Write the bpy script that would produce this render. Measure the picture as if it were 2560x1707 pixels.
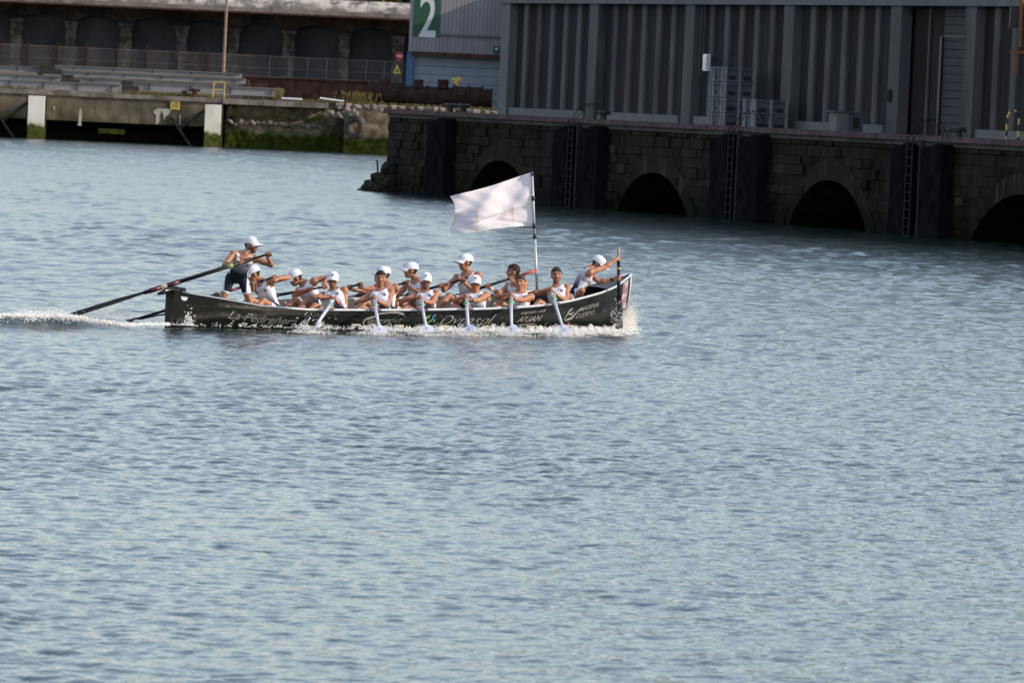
import bpy, math, random
import numpy as np
from mathutils import Vector, Matrix
for o in list(bpy.data.objects): bpy.data.objects.remove(o)
random.seed(7); RNG=np.random.default_rng(11)
SC=bpy.context.scene; COL=SC.collection
# ------------------------------------------------------------------ camera
CAM_H=4.1; FPX=17300.; CX,CY=1280.,853.5; RHO=math.atan(.0454); YH=258.7
PITCH=math.atan((CY-YH)*math.cos(RHO)/FPX)
FW=np.array([0,math.cos(PITCH),-math.sin(PITCH)]); UP=np.array([0,math.sin(PITCH),math.cos(PITCH)])
RR=np.array([math.cos(RHO),0,0])+math.sin(RHO)*UP; UU=math.cos(RHO)*UP-np.array([math.sin(RHO),0,0])
CC=np.array([0,0,CAM_H])
cd=bpy.data.cameras.new('camera'); cam=bpy.data.objects.new('camera',cd); COL.objects.link(cam)
cd.sensor_width=36; cd.lens=FPX/2560*36; cd.clip_start=1; cd.clip_end=6000
cam.matrix_world=Matrix(((RR[0],UU[0],-FW[0],0),(RR[1],UU[1],-FW[1],0),(RR[2],UU[2],-FW[2],CAM_H),(0,0,0,1)))
cd.dof.use_dof=True; cd.dof.focus_distance=121; cd.dof.aperture_fstop=9
SC.camera=cam
# ------------------------------------------------------------------ light
SUN_AZ=math.radians(77); SUN_EL=math.radians(24)
SUND=np.array([math.sin(SUN_AZ)*math.cos(SUN_EL),-math.cos(SUN_AZ)*math.cos(SUN_EL),math.sin(SUN_EL)])
W=bpy.data.worlds.new('World'); SC.world=W; W.use_nodes=True; nt=W.node_tree
bg=nt.nodes['Background']; sk=nt.nodes.new('ShaderNodeTexSky'); sk.sky_type='NISHITA'; sk.sun_disc=False
sk.sun_elevation=SUN_EL; sk.sun_rotation=math.atan2(SUND[0],SUND[1]); sk.air_density=1.3; sk.dust_density=.6; sk.ozone_density=3.0
mxs=nt.nodes.new('ShaderNodeMix'); mxs.data_type='RGBA'; mxs.inputs[0].default_value=.45; mxs.inputs[7].default_value=(2.85,2.94,3.58,1) # thin even high haze over the clear sky
nt.links.new(sk.outputs[0],mxs.inputs[6]); nt.links.new(mxs.outputs[2],bg.inputs[0]); bg.inputs[1].default_value=.15
ld=bpy.data.lights.new('sun','SUN'); ld.energy=2.6; ld.angle=math.radians(.5); ld.color=(1,.86,.70)
lo=bpy.data.objects.new('sun',ld); COL.objects.link(lo); lo.rotation_euler=Vector(SUND).to_track_quat('Z','Y').to_euler()
SC.view_settings.view_transform='Standard'; SC.view_settings.look='None'; SC.view_settings.gamma=1
SC.view_settings.use_curve_mapping=False; SC.view_settings.exposure=.92
# ------------------------------------------------------------------ maths
def ray(px,py): return FW*FPX+RR*(px-CX)-UU*(py-CY)
def onz(px,py,z=0): r=ray(px,py); return CC+r*((z-CAM_H)/r[2])
def onY(px,py,Y): r=ray(px,py); return CC+r*(Y/r[1])
def onplane(px,py,p,n): r=ray(px,py); return CC+r*(np.dot(np.array(p)-CC,n)/np.dot(r,n))
def proj(p):
    d=np.asarray(p,float)-CC; k=FPX/(d@FW); return np.array([CX+(d@RR)*k,CY-(d@UU)*k])
def nrm(v): v=np.asarray(v,float); return v/max(1e-9,np.linalg.norm(v))
# ------------------------------------------------------------------ object helpers
def link(o,parent=None):
    COL.objects.link(o)
    if parent is not None: o.parent=parent
    return o
def tag(o,label=None,cat=None,group=None,kind=None):
    if label: o['label']=label
    if cat: o['category']=cat
    if group: o['group']=group
    if kind: o['kind']=kind
    return o
def empty(name,loc=(0,0,0),label=None,cat=None,group=None):
    o=bpy.data.objects.new(name,None); o.location=Vector(loc); o.empty_display_size=.2; link(o); return tag(o,label,cat,group)
class MB:
    def __init__(s): s.v=[]; s.f=[]; s.m=[]
    def add(s,vs,fs,m=0):
        n=len(s.v); s.v+= [tuple(map(float,q)) for q in vs]; s.f+=[tuple(i+n for i in q) for q in fs]; s.m+=[m]*len(fs); return s
    def box(s,c,h,ax=None,m=0,taper=1.0):
        """centre, half sizes, axes rows"""
        ax=np.eye(3) if ax is None else np.array(ax,float); c=np.array(c,float); vs=[]
        for z in (-1,1):
            k=taper if z>0 else 1
            for x,y in ((-1,-1),(1,-1),(1,1),(-1,1)): vs.append(c+ax[0]*h[0]*x*k+ax[1]*h[1]*y*k+ax[2]*h[2]*z)
        return s.add(vs,[(3,2,1,0),(4,5,6,7),(0,1,5,4),(1,2,6,5),(2,3,7,6),(3,0,4,7)],m)
    def bb(s,lo,hi,m=0):
        lo=np.array(lo,float); hi=np.array(hi,float); return s.box((lo+hi)/2,(hi-lo)/2,None,m)
    def tube(s,pts,rad,n=8,m=0,cap=True,flat=1.0,up=(0,0,1)):
        pts=[np.array(p,float) for p in pts]; k=len(pts); rad=[rad]*k if np.isscalar(rad) else list(rad)
        base=len(s.v); prev=None
        for i,p in enumerate(pts):
            d=nrm(pts[min(i+1,k-1)]-pts[max(i-1,0)])
            if prev is None:
                a=np.array(up,float) if abs(d@np.array(up,float))<.95 else np.array([1.,0,0]); a=nrm(a-d*(a@d))
            else: a=nrm(prev-d*(prev@d))
            prev=a; b=np.cross(d,a)
            for j in range(n):
                t=2*math.pi*j/n; s.v.append(tuple(p+rad[i]*(math.cos(t)*a+flat*math.sin(t)*b)))
        for i in range(k-1):
            for j in range(n):
                q=(j+1)%n; s.f.append((base+i*n+j,base+i*n+q,base+(i+1)*n+q,base+(i+1)*n+j)); s.m.append(m)
        if cap:
            s.f.append(tuple(base+j for j in reversed(range(n)))); s.m.append(m)
            s.f.append(tuple(base+(k-1)*n+j for j in range(n))); s.m.append(m)
        return s
    def ell(s,c,r,ax=None,nu=14,nv=9,m=0):
        ax=np.eye(3) if ax is None else np.array(ax,float); c=np.array(c,float); b=len(s.v)
        s.v.append(tuple(c+ax[2]*r[2]))
        for i in range(1,nv):
            ph=math.pi*i/nv
            for j in range(nu):
                t=2*math.pi*j/nu; s.v.append(tuple(c+ax[0]*r[0]*math.sin(ph)*math.cos(t)+ax[1]*r[1]*math.sin(ph)*math.sin(t)+ax[2]*r[2]*math.cos(ph)))
        s.v.append(tuple(c-ax[2]*r[2])); e=len(s.v)-1
        for j in range(nu):
            q=(j+1)%nu; s.f.append((b,b+1+j,b+1+q)); s.m.append(m)
            for i in range(nv-2):
                s.f.append((b+1+i*nu+j,b+1+(i+1)*nu+j,b+1+(i+1)*nu+q,b+1+i*nu+q)); s.m.append(m)
            s.f.append((b+1+(nv-2)*nu+j,e,b+1+(nv-2)*nu+q)); s.m.append(m)
        return s
    def mesh(s,name,mats,smooth=False,origin=None):
        me=bpy.data.meshes.new(name); v=s.v
        if origin is not None: v=[(a-origin[0],b-origin[1],c-origin[2]) for a,b,c in v]
        me.from_pydata(v,[],s.f)
        mats=mats if isinstance(mats,(list,tuple)) else [mats]
        for q in mats: me.materials.append(q)
        if len(mats)>1: me.polygons.foreach_set('material_index',s.m)
        if smooth: me.polygons.foreach_set('use_smooth',[True]*len(s.f))
        me.update(); return me
    def obj(s,name,mats,parent=None,smooth=False):
        """vertices are world coordinates; parent empties are un-rotated"""
        org=np.array(parent_world(parent)) if parent is not None else None
        me=s.mesh(name,mats,smooth,org); o=bpy.data.objects.new(name,me); link(o,parent); return o
def parent_world(p):
    v=np.zeros(3)
    while p is not None: v=v+np.array(p.location); p=p.parent
    return v
def top(mb,name,mats,label,cat,group=None,smooth=False,kind=None):
    """a thing that is one mesh, its origin at its base"""
    v=np.array(mb.v); c=np.array([(v[:,0].min()+v[:,0].max())/2,(v[:,1].min()+v[:,1].max())/2,v[:,2].min()])
    me=mb.mesh(name,mats,smooth,c); o=bpy.data.objects.new(name,me); o.location=Vector(c); link(o); return tag(o,label,cat,group,kind)
def struct(mb,name,mats,smooth=False):
    me=mb.mesh(name,mats,smooth); o=bpy.data.objects.new(name,me); link(o); o['kind']='structure'; return o
def inst(name,me,loc,parent,rot=None,scale=None):
    o=bpy.data.objects.new(name,me); link(o,parent); o.location=Vector(np.array(loc)-(parent_world(parent) if parent is not None else 0))
    if rot: o.rotation_euler=rot
    if scale: o.scale=scale
    return o
# ------------------------------------------------------------------ materials
def newmat(name):
    m=bpy.data.materials.new(name); m.use_nodes=True; t=m.node_tree; return m,t,t.nodes['Principled BSDF']
def N(t,k,**kw):
    n=t.nodes.new(k)
    for a,b in kw.items(): setattr(n,a,b)
    return n
def mixc(t,f,a,b):
    n=N(t,'ShaderNodeMix',data_type='RGBA'); n.clamp_factor=True
    for i,q in ((0,f),(6,a),(7,b)):
        if hasattr(q,'links'): t.links.new(q,n.inputs[i])
        else: n.inputs[i].default_value=q if i==0 else (*q,1)
    return n.outputs[2]
def ramp(t,src,a,b):
    n=N(t,'ShaderNodeMapRange'); n.inputs[1].default_value=a; n.inputs[2].default_value=b; t.links.new(src,n.inputs[0]); return n.outputs[0]
def noise(t,scale,detail=4,stretch=(1,1,1),rough=.55,w=0):
    g=N(t,'ShaderNodeNewGeometry'); mp=N(t,'ShaderNodeMapping'); mp.inputs['Scale'].default_value=stretch; mp.inputs['Location'].default_value=(w,w*.7,w*1.3)
    t.links.new(g.outputs['Position'],mp.inputs[0]); n=N(t,'ShaderNodeTexNoise'); n.inputs['Scale'].default_value=scale
    n.inputs['Detail'].default_value=detail; n.inputs['Roughness'].default_value=rough; t.links.new(mp.outputs[0],n.inputs['Vector']); return n.outputs[0]
def mat(name,c1,c2=None,scale=2,rough=.7,bump=0,metal=0,stretch=(1,1,1),lo=.35,hi=.65,c3=None,s3=.4,spec=None,coat=0):
    m,t,p=newmat(name); p.inputs['Roughness'].default_value=rough; p.inputs['Metallic'].default_value=metal
    if spec is None and rough>=.6: spec=.06
    if spec is not None: p.inputs['Specular IOR Level'].default_value=spec
    if coat: p.inputs['Coat Weight'].default_value=coat; p.inputs['Coat Roughness'].default_value=.06
    if c2 is None: p.inputs['Base Color'].default_value=(*c1,1)
    else:
        n=noise(t,scale,5,stretch); c=mixc(t,ramp(t,n,lo,hi),c1,c2)
        if c3 is not None:
            n3=noise(t,s3,3,stretch,w=9); c=mixc(t,ramp(t,n3,.5,.62),c,c3)
        t.links.new(c,p.inputs['Base Color'])
        if bump:
            b=N(t,'ShaderNodeBump'); b.inputs['Strength'].default_value=.8; b.inputs['Distance'].default_value=bump
            t.links.new(n,b.inputs['Height']); t.links.new(b.outputs[0],p.inputs['Normal'])
    return m
def colmat(name,rough=.6,sub=0,spec=.5,sheen=0):
    m,t,p=newmat(name); a=N(t,'ShaderNodeAttribute',attribute_name='Col'); t.links.new(a.outputs['Color'],p.inputs['Base Color'])
    p.inputs['Roughness'].default_value=rough; p.inputs['Specular IOR Level'].default_value=spec
    if sub: p.inputs['Subsurface Weight'].default_value=sub; p.inputs['Subsurface Radius'].default_value=(.012,.005,.003); p.inputs['Subsurface Scale'].default_value=1
    return m
def quaymat(name,c1,c2,c3,algae,z0,z1,scale=.8,bump=.04,streak=None):
    m,t,p=newmat(name); p.inputs['Roughness'].default_value=.85; p.inputs['Specular IOR Level'].default_value=.03
    n=noise(t,scale,6); n2=noise(t,scale*.35,4,(1,1,.5),w=5); n3=noise(t,scale*2.5,3,(1,1,.15),w=15)
    c=mixc(t,ramp(t,n,.35,.65),c1,c2); c=mixc(t,ramp(t,n2,.48,.66),c,c3)
    if streak: c=mixc(t,ramp(t,n3,.56,.75),c,streak)
    g=N(t,'ShaderNodeNewGeometry'); sp=N(t,'ShaderNodeSeparateXYZ'); t.links.new(g.outputs['Position'],sp.inputs[0])
    ad=N(t,'ShaderNodeMath',operation='MULTIPLY_ADD'); t.links.new(noise(t,1.1,4,w=3),ad.inputs[0]); ad.inputs[1].default_value=-1.6; t.links.new(sp.outputs[2],ad.inputs[2])
    f=ramp(t,ad.outputs[0],z1-.8,z0-.8)
    al=mixc(t,ramp(t,noise(t,2.5,4,w=8),.4,.65),algae,tuple(q*.45 for q in algae)); c=mixc(t,f,c,al)
    t.links.new(c,p.inputs['Base Color'])
    b=N(t,'ShaderNodeBump'); b.inputs['Strength'].default_value=.8; b.inputs['Distance'].default_value=bump
    t.links.new(n,b.inputs['Height']); t.links.new(b.outputs[0],p.inputs['Normal']); return m
MT={}
MT['white']=mat('white_paint',(.78,.78,.77),(.66,.66,.64),3,.35)
MT['rail']=mat('rail_white',(.5,.52,.54),(.42,.44,.47),4,.3)
MT['railgrey']=mat('rail_slate',(.13,.16,.19),(.1,.12,.15),4,.35)
MT['hull']=mat('gloss_black_hull',(.008,.009,.008),(.013,.013,.011),3,.14,spec=.17)
MT['beige']=mat('cream_inner_hull',(.42,.38,.29),(.34,.3,.23),2,.5)
MT['dark']=mat('dark_rubber',(.012,.012,.013),(.02,.02,.02),8,.55)
MT['carbon']=mat('carbon_shaft',(.010,.010,.012),None,rough=.45,spec=.25)
MT['wine']=mat('wine_red_tape',(.075,.006,.017),None,rough=.4)
MT['orange']=mat('orange_tape',(.42,.07,.035),None,rough=.5)
MT['lime']=mat('lime_tape',(.19,.26,.08),None,rough=.5)
MT['teal']=mat('teal_collar',(.03,.3,.2),None,rough=.4)
MT['oarwhite']=mat('oar_white',(.56,.58,.62),(.48,.5,.55),5,.35)
MT['blade']=mat('blade_white',(.76,.77,.80),(.68,.7,.74),4,.3)
MT['grip']=mat('grip_wood',(.4,.3,.2),(.3,.2,.12),14,.6)
MT['rope']=mat('pale_rope',(.55,.5,.4),(.4,.35,.27),40,.9)
MT['letters']=mat('grey_lettering',(.17,.17,.16),None,rough=.35)
MT['green']=mat('sign_green',(.006,.07,.03),(.006,.055,.025),1,.5)
MT['signwhite']=mat('sign_white',(.55,.54,.53),None,rough=.5)
MT['yellow']=mat('yellow_paint',(.62,.42,.05),(.5,.33,.05),6,.5)
MT['black']=mat('black_paint',(.01,.01,.01),None,rough=.5)
MT['red']=mat('red_paint',(.4,.02,.02),None,rough=.5)
MT['skin']=colmat('skin',.5,.12,.4); MT['cloth']=colmat('race_kit',.75,0,.2); MT['hair']=colmat('hair',.75,0,.25)
MT['cap']=mat('cap_cloth',(.70,.69,.70),(.62,.62,.64),10,.8); MT['steel']=mat('pole_steel',(.5,.49,.46),(.42,.41,.4),10,.4,metal=.2)
# quay materials
MT['lwall']=quaymat('concrete_wall_stained',(.10,.08,.05),(.19,.155,.105),(.045,.037,.028),(.045,.06,.01),.9,1.75,streak=(.04,.034,.028))
MT['lwall2']=quaymat('rubble_wall',(.12,.09,.055),(.22,.17,.11),(.04,.033,.02),(.032,.04,.006),.9,1.55,scale=1.5,bump=.12)
MT['coping']=mat('coping_concrete',(.17,.14,.115),(.26,.22,.18),1.2,.85,.04,c3=(.12,.1,.08),s3=.7)
MT['deck']=mat('quay_deck',(.16,.14,.12),(.24,.21,.18),.8,.9,.02)
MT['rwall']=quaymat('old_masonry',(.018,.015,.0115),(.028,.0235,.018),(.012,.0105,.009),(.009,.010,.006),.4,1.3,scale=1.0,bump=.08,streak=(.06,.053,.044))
MT['rock']=mat('dark_rock',(.018,.016,.013),(.04,.036,.028),1.5,.9,.1)
MT['void']=mat('tunnel_dark',(.012,.012,.012),(.02,.02,.018),1,.95)  # shade inside the deep openings, put into a near-black base colour
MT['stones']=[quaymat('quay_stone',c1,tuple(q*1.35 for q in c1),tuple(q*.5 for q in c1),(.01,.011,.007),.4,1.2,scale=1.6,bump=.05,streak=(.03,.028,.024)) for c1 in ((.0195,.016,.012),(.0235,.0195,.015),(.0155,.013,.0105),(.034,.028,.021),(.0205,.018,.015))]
MT['fender']=mat('black_fender',(.006,.006,.008),(.012,.012,.014),2,.9,.02,spec=.0)
MT['concrete']=mat('panel_concrete',(.088,.084,.083),(.115,.110,.107),.7,.85,.01,stretch=(1,1,.3),c3=(.07,.066,.063),s3=.5)
MT['conclight']=mat('pale_concrete',(.125,.124,.123),(.16,.158,.153),1,.8,.01)
MT['infill']=mat('brown_infill',(.021,.018,.0165),(.032,.028,.025),.8,.85,stretch=(1,1,.2))  # shade in the recesses between ribs, put into a dark base colour
MT['infill2']=mat('slate_infill',(.024,.024,.028),(.033,.033,.037),.8,.85,stretch=(1,1,.2))  # second tone of painted recess shade; also the switch box's own slate
MT['purlin']=mat('rust_rail',(.06,.035,.032),(.11,.075,.075),3,.7)
MT['cladding']=mat('pinkish_cladding',(.23,.213,.22),(.27,.252,.258),1,.6,stretch=(1,1,.2))
MT['shutter']=mat('pale_blue_shutter',(.24,.27,.31),(.28,.31,.345),.8,.6)
MT['shutter2']=mat('slate_shutter',(.045,.044,.05),(.055,.054,.06),1,.6)
MT['viaduct']=mat('sooty_stone',(.04,.032,.028),(.08,.066,.057),1.0,.9,.05,c3=(.03,.027,.025),s3=.5)  # dark stone tones mixed by noise
MT['pier']=mat('rough_pier_stone',(.06,.056,.052),(.17,.16,.15),1.6,.9,.08,c3=(.06,.055,.05),s3=1.2)
MT['parapet']=mat('weathered_parapet',(.17,.145,.135),(.46,.41,.35),.55,.9,.06,stretch=(1,1,.7),lo=.42,hi=.58,c3=(.13,.11,.1),s3=.9)
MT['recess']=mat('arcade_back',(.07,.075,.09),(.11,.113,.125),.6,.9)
MT['beam']=mat('galvanised_beam',(.19,.18,.178),(.26,.248,.245),.6,.6,stretch=(1,1,3))
MT['rust']=mat('rust_brown',(.05,.025,.018),(.10,.052,.038),1.3,.85,.03)
MT['rustpipe']=mat('rusty_pipe',(.025,.014,.012),(.05,.028,.023),1.5,.9,.04)
MT['fence']=mat('fence_grey',(.16,.14,.12),None,rough=.7); MT['fencered']=mat('fence_oxide',(.05,.016,.013),None,rough=.7)
MT['tyre']=mat('old_tyre',(.05,.043,.038),(.09,.078,.068),5,.9)
MT['fenderwhite']=quaymat('white_fender_panel',(.72,.67,.55),(.60,.55,.44),(.76,.72,.62),(.09,.10,.02),.85,1.15,scale=1.2,bump=.01)
MT['post']=mat('rusted_post',(.22,.13,.09),(.3,.22,.16),3,.6)
MT['grass']=mat('grass',(.06,.065,.018),(.14,.11,.04),3,.9); MT['leaf']=mat('leaf',(.05,.06,.018),(.13,.10,.035),.6,.8)
MT['bluepost']=mat('blue_post',(.03,.12,.25),None,rough=.5); MT['crate']=mat('crate_metal',(.065,.07,.082),(.1,.106,.118),2,.7)
MT['dullsteel']=mat('dull_steel_strip',(.022,.024,.03),(.032,.034,.042),3,.8)
MT['ground']=mat('ground_soil',(.14,.12,.1),(.2,.18,.14),.3,.95)
MT['timber']=mat('dark_timber',(.03,.025,.02),(.06,.05,.035),2,.9)
MT['craneorange']=mat('crane_orange',(.16,.06,.025),(.22,.09,.035),2,.6)
MT['stain']=mat('lime_stain',(.42,.4,.34),(.33,.31,.26),3,.9)
MT['foam']=mat('foam_white',(.84,.82,.78),None,rough=.6)
# ------------------------------------------------------------------ boat frame
PSI=math.radians(48); HEEL=math.radians(3.5)
_c,_s=math.cos(PSI),math.sin(PSI); _hc,_hs=math.cos(HEEL),math.sin(HEEL)
BM=np.array([[_c,-_s,0],[_s,_c,0],[0,0,1]])@np.array([[1,0,0],[0,_hc,-_hs],[0,_hs,_hc]])
BS=onz(418,815,0)
def bw(p): return BS+BM@np.asarray(p,float)
def bl(p): return BM.T@(np.asarray(p,float)-BS)
def bpl(px,py,y): o=BM.T@(CC-BS); r=BM.T@ray(px,py); return o+r*((y-o[1])/r[1])
def hB(x):
    t=min(max(x/12,0),1)
    if t<.52: return .10+.76*(1-(1-t/.52)**2.2)
    return .03+.83*(1-((t-.52)/.48)**2.6)
_zx=[0,1,1.75,2.8,3.7,5,7.25,8.6,9.6,10.8,11.35,12]; _zz=[.61,.5,.41,.37,.385,.405,.45,.50,.58,.73,.83,1.03]
def hZ(x): return float(np.interp(x,_zx,_zz))
def hK(x): t=x/12; return -.30-.12*math.sin(math.pi*min(max(t,0),1))
def hull(x,v,side=-1,off=0):
    """point on hull, v 0 gunwale .. 1 keel"""
    b=hB(x); flare=.10*min(1,b/.3)*(1-v)
    y=(b*(1-v**2.4)*(1-.10*v)+off)
    return np.array([x,side*max(y,.012+off),hZ(x)*(1-v)+hK(x)*v])
def px_on_hull(px,py):
    best=None
    for x in np.linspace(.2,11.9,240):
        P=np.array([proj(bw(hull(x,v))) for v in (0,.25,.5,.75)])
        if px<P[:,0].min()-20 or px>P[:,0].max()+20: continue
        for v in np.linspace(0,.8,40):
            q=proj(bw(hull(x,v))); d=(q[0]-px)**2+(q[1]-py)**2
            if best is None or d<best[0]: best=(d,x,v)
    return best[1],best[2]
# ------------------------------------------------------------------ water
def build_water():
    rows=[2,6,12,20,28,36,42]; y=44.
    while y<262: rows.append(y); y+=min(max(y*y/70930*.75,.06),.6)
    while y<502: rows.append(y); y+=.8
    rows+=[503.,505.]+[520,700,1200,2500]
    rows=np.array(rows)
    sd=list(np.linspace(.1025,.36,56)); cols=np.array([-6,-3,-1.5,-.8,-.5]+[-q for q in reversed(sd)]+list(np.linspace(-.098,.098,470))+sd+[.5,.8,1.5,3,6])
    nr,nc=len(rows),len(cols); X=rows[:,None]*cols[None,:]; Y=np.repeat(rows[:,None],nc,1)
    sp=np.gradient(rows)
    rg=np.random.default_rng(5); Z=np.zeros_like(X); DX=np.zeros_like(X); DY=np.zeros_like(X)
    K=130; UNR=np.zeros((nr,1)); lam=np.exp(rg.uniform(math.log(.085),math.log(1.8),K)); th=math.radians(-105)+rg.normal(0,1.0,K); ph=rg.uniform(0,6.283,K)
    # gust patches
    g=.5+.5*np.sin(X*.21+Y*.047+1.3)*np.sin(X*.07-Y*.09+.4)
    g2=.5+.5*np.sin(X*.55-Y*.13+2.1)*np.sin(X*.31+Y*.21+.9)
    near_cam=1-.22*np.clip((85-Y)/25,0,1)
    gust=.58+.5*g+.34*g2; gust=gust*near_cam
    rmsslope=.142; per=rmsslope*math.sqrt(2/K)
    for i in range(K):
        k=2*math.pi/lam[i]; a=per/k*(1.25 if lam[i]<.55 else .75 if lam[i]<1.0 else .42)
        fade=np.clip(lam[i]/(1.2*sp)-.7,0,1)[:,None]
        UNR+=(1-fade)/K
        kx,ky=k*math.cos(th[i]),k*math.sin(th[i]); p=kx*X+ky*Y+ph[i]; s=np.sin(p); c=np.cos(p)
        Z+=a*fade*s; DX+=-1.05*a*fade*c*math.cos(th[i]); DY+=-1.05*a*fade*c*math.sin(th[i])
    ex=np.clip((Y-85)/90,0,1)
    for i in range(44):
        l_=math.exp(rg.uniform(math.log(.4),math.log(1.9))); k=2*math.pi/l_; a=.12*math.sqrt(2/44)/k; t_=math.radians(-100)+rg.normal(0,.8); kx,ky=k*math.cos(t_),k*math.sin(t_); p=kx*X+ky*Y+rg.uniform(0,6.283)
        Z+=ex*a*np.sin(p); DX+=-.4*ex*a*np.cos(p)*math.cos(t_); DY+=-.4*ex*a*np.cos(p)*math.sin(t_)
    fine=np.clip((.365-np.abs(cols))/.03,0,1)[None,:]
    Z*=gust*fine; DX*=gust*fine; DY*=gust*fine
    tame=np.clip((185-Y)/60,.2,1); DX*=tame; DY*=tame
    # the boat's own waves
    LX=BM.T@np.stack([X.ravel()-BS[0],Y.ravel()-BS[1],0*X.ravel()-BS[2]]); lx=LX[0].reshape(X.shape); ly=LX[1].reshape(X.shape)
    xs=np.linspace(0,12,200); bx=np.array([hB(q) for q in xs])*.93
    b=np.interp(lx,xs,bx,left=0,right=0); d=-ly-b; on=(lx>-0.4)&(lx<12.3)
    near=np.clip((lx+.4)/1.0,0,1)*np.clip((12.15-lx)/.35,0,1)
    Z+=near*(.035+.02*np.sin(lx*3.1))*np.exp(-((d-.28-.05*(12-lx)*.6)/.2)**2)*(d>-.2)
    Z+=-near*.05*np.exp(-((d-.75-.03*(12-lx))/.3)**2)*(d>-.2)
    calm=near*np.clip(1-np.abs(d-1.0)/1.9,0,1)
    Z*=1-.6*calm; DX*=1-.5*calm; DY*=1-.5*calm; Z+=-.05*near*np.exp(-((d-1.0)/.6)**2)
    # stern wake ridges
    def ridge(a,bb,h,w):
        a=onz(*a)[:2]; bb=onz(*bb)[:2]; u=bb-a; L=np.hypot(*u); u=u/L; n=np.array([-u[1],u[0]])
        s=(X-a[0])*u[0]+(Y-a[1])*u[1]; q=(X-a[0])*n[0]+(Y-a[1])*n[1]
        q=q+.12*np.sin(s*2.3)+.06*np.sin(s*5.1+1)
        return h*np.exp(-(q/w)**2)*np.clip((s+.6)/.6,0,1)*np.clip((L-s)/(L*.35),0,1)
    wk=ridge((-160,812),(330,822),.17,.42)+ridge((-120,797),(420,806),.08,.5)
    Z+=wk
    inside=(d<.0)&(lx>.05)&(lx<11.95)&(ly<b)
    Z=np.where(inside,-.33,Z); DX=np.where(inside,0,DX); DY=np.where(inside,0,DY)
    # foam mask: churned band along the hull and the wake astern
    fo=near*np.exp(-((d-.18)/(.22+.10*np.clip(lx/12,0,1)))**2)*np.clip(.35+lx/13,0,1)*(d>-.1)
    fo+=near*.6*np.exp(-((d-.9)/.5)**2)*np.clip((lx-3)/6,0,1)
    a1=onz(-40,800)[:2]; fo=np.clip(fo,0,1)
    wk2=ridge((-160,793),(300,808),1.,.75)
    fo=np.clip(fo+np.clip(wk2,0,1)*.95,0,1)
    V=np.stack([X+DX,Y+DY,Z],-1).reshape(-1,3).astype(np.float32)
    me=bpy.data.meshes.new('water'); me.vertices.add(nr*nc); me.vertices.foreach_set('co',V.ravel())
    ii=(np.arange(nr-1)[:,None]*nc+np.arange(nc-1)[None,:]).ravel(); q=np.stack([ii,ii+1,ii+1+nc,ii+nc],1).astype(np.int32)
    me.loops.add(q.size); me.loops.foreach_set('vertex_index',q.ravel()); me.polygons.add(len(q)); me.polygons.foreach_set('loop_start',np.arange(0,q.size,4,dtype=np.int32))
    me.polygons.foreach_set('use_smooth',np.ones(len(q),bool)); me.update()
    at=me.attributes.new('foam','FLOAT','POINT'); at.data.foreach_set('value',fo.ravel().astype(np.float32))
    a2=me.attributes.new('ripple','FLOAT','POINT'); a2.data.foreach_set('value',np.repeat(UNR,nc,1).ravel().astype(np.float32))
    m,t,p=newmat('harbour_water'); p.inputs['IOR'].default_value=1.333; p.inputs['Roughness'].default_value=.08
    at=N(t,'ShaderNodeAttribute',attribute_name='foam')
    n1=noise(t,5,5,(1,.5,1)); mul=N(t,'ShaderNodeMath',operation='ADD'); t.links.new(n1,mul.inputs[0]); t.links.new(at.outputs['Fac'],mul.inputs[1])
    f0=ramp(t,mul.outputs[0],1.1,1.26); gate=N(t,'ShaderNodeMath',operation='MULTIPLY'); t.links.new(f0,gate.inputs[0]); t.links.new(ramp(t,at.outputs['Fac'],.03,.2),gate.inputs[1]); f=gate.outputs[0]
    t.links.new(mixc(t,f,(.010,.022,.018),(.78,.78,.75)),p.inputs['Base Color'])
    ar=N(t,'ShaderNodeAttribute',attribute_name='ripple'); mr=N(t,'ShaderNodeMath',operation='MULTIPLY_ADD'); t.links.new(ar.outputs['Fac'],mr.inputs[0]); mr.inputs[1].default_value=.12; mr.inputs[2].default_value=.06; mx=N(t,'ShaderNodeMath',operation='MAXIMUM'); t.links.new(mr.outputs[0],mx.inputs[0]); mf=N(t,'ShaderNodeMath',operation='MULTIPLY'); t.links.new(f,mf.inputs[0]); mf.inputs[1].default_value=.6; t.links.new(mf.outputs[0],mx.inputs[1]); t.links.new(mx.outputs[0],p.inputs['Roughness'])
    w1=noise(t,3.6,4,(1,.75,1),.6); w2=noise(t,13,3,(1,.6,1),.6,w=4)
    ad=N(t,'ShaderNodeMath',operation='MULTIPLY_ADD'); t.links.new(w2,ad.inputs[0]); ad.inputs[1].default_value=.4; t.links.new(w1,ad.inputs[2])
    b=N(t,'ShaderNodeBump'); b.inputs['Strength'].default_value=1; b.inputs['Distance'].default_value=.027
    t.links.new(ad.outputs[0],b.inputs['Height']); t.links.new(b.outputs[0],p.inputs['Normal'])
    me.materials.append(m); o=bpy.data.objects.new('water',me); link(o); o['kind']='structure'
build_water()
# ================================================================== FAR QUAY (left)
QZ=3.5; YL=500.
def xl(px,Y=YL): return onY(px,300,Y)[0]
def zl(py,px,Y=YL): return onY(px,py,Y)[2]
def P(px,py,Y): return onY(px,py,Y)
gm=MB(); gm.add([(-400,YL+1.2,QZ-.004),(400,YL+1.2,QZ-.004),(400,535,QZ-.004),(-400,535,QZ-.004)],[(0,1,2,3)])
struct(gm,'quay_apron',MT['deck'])
gm=MB(); gm.add([(-900,530,QZ-.4),(900,530,QZ-.4),(900,2600,QZ-.4),(-900,2600,QZ-.4)],[(0,1,2,3)]); struct(gm,'ground',MT['ground'])
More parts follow.
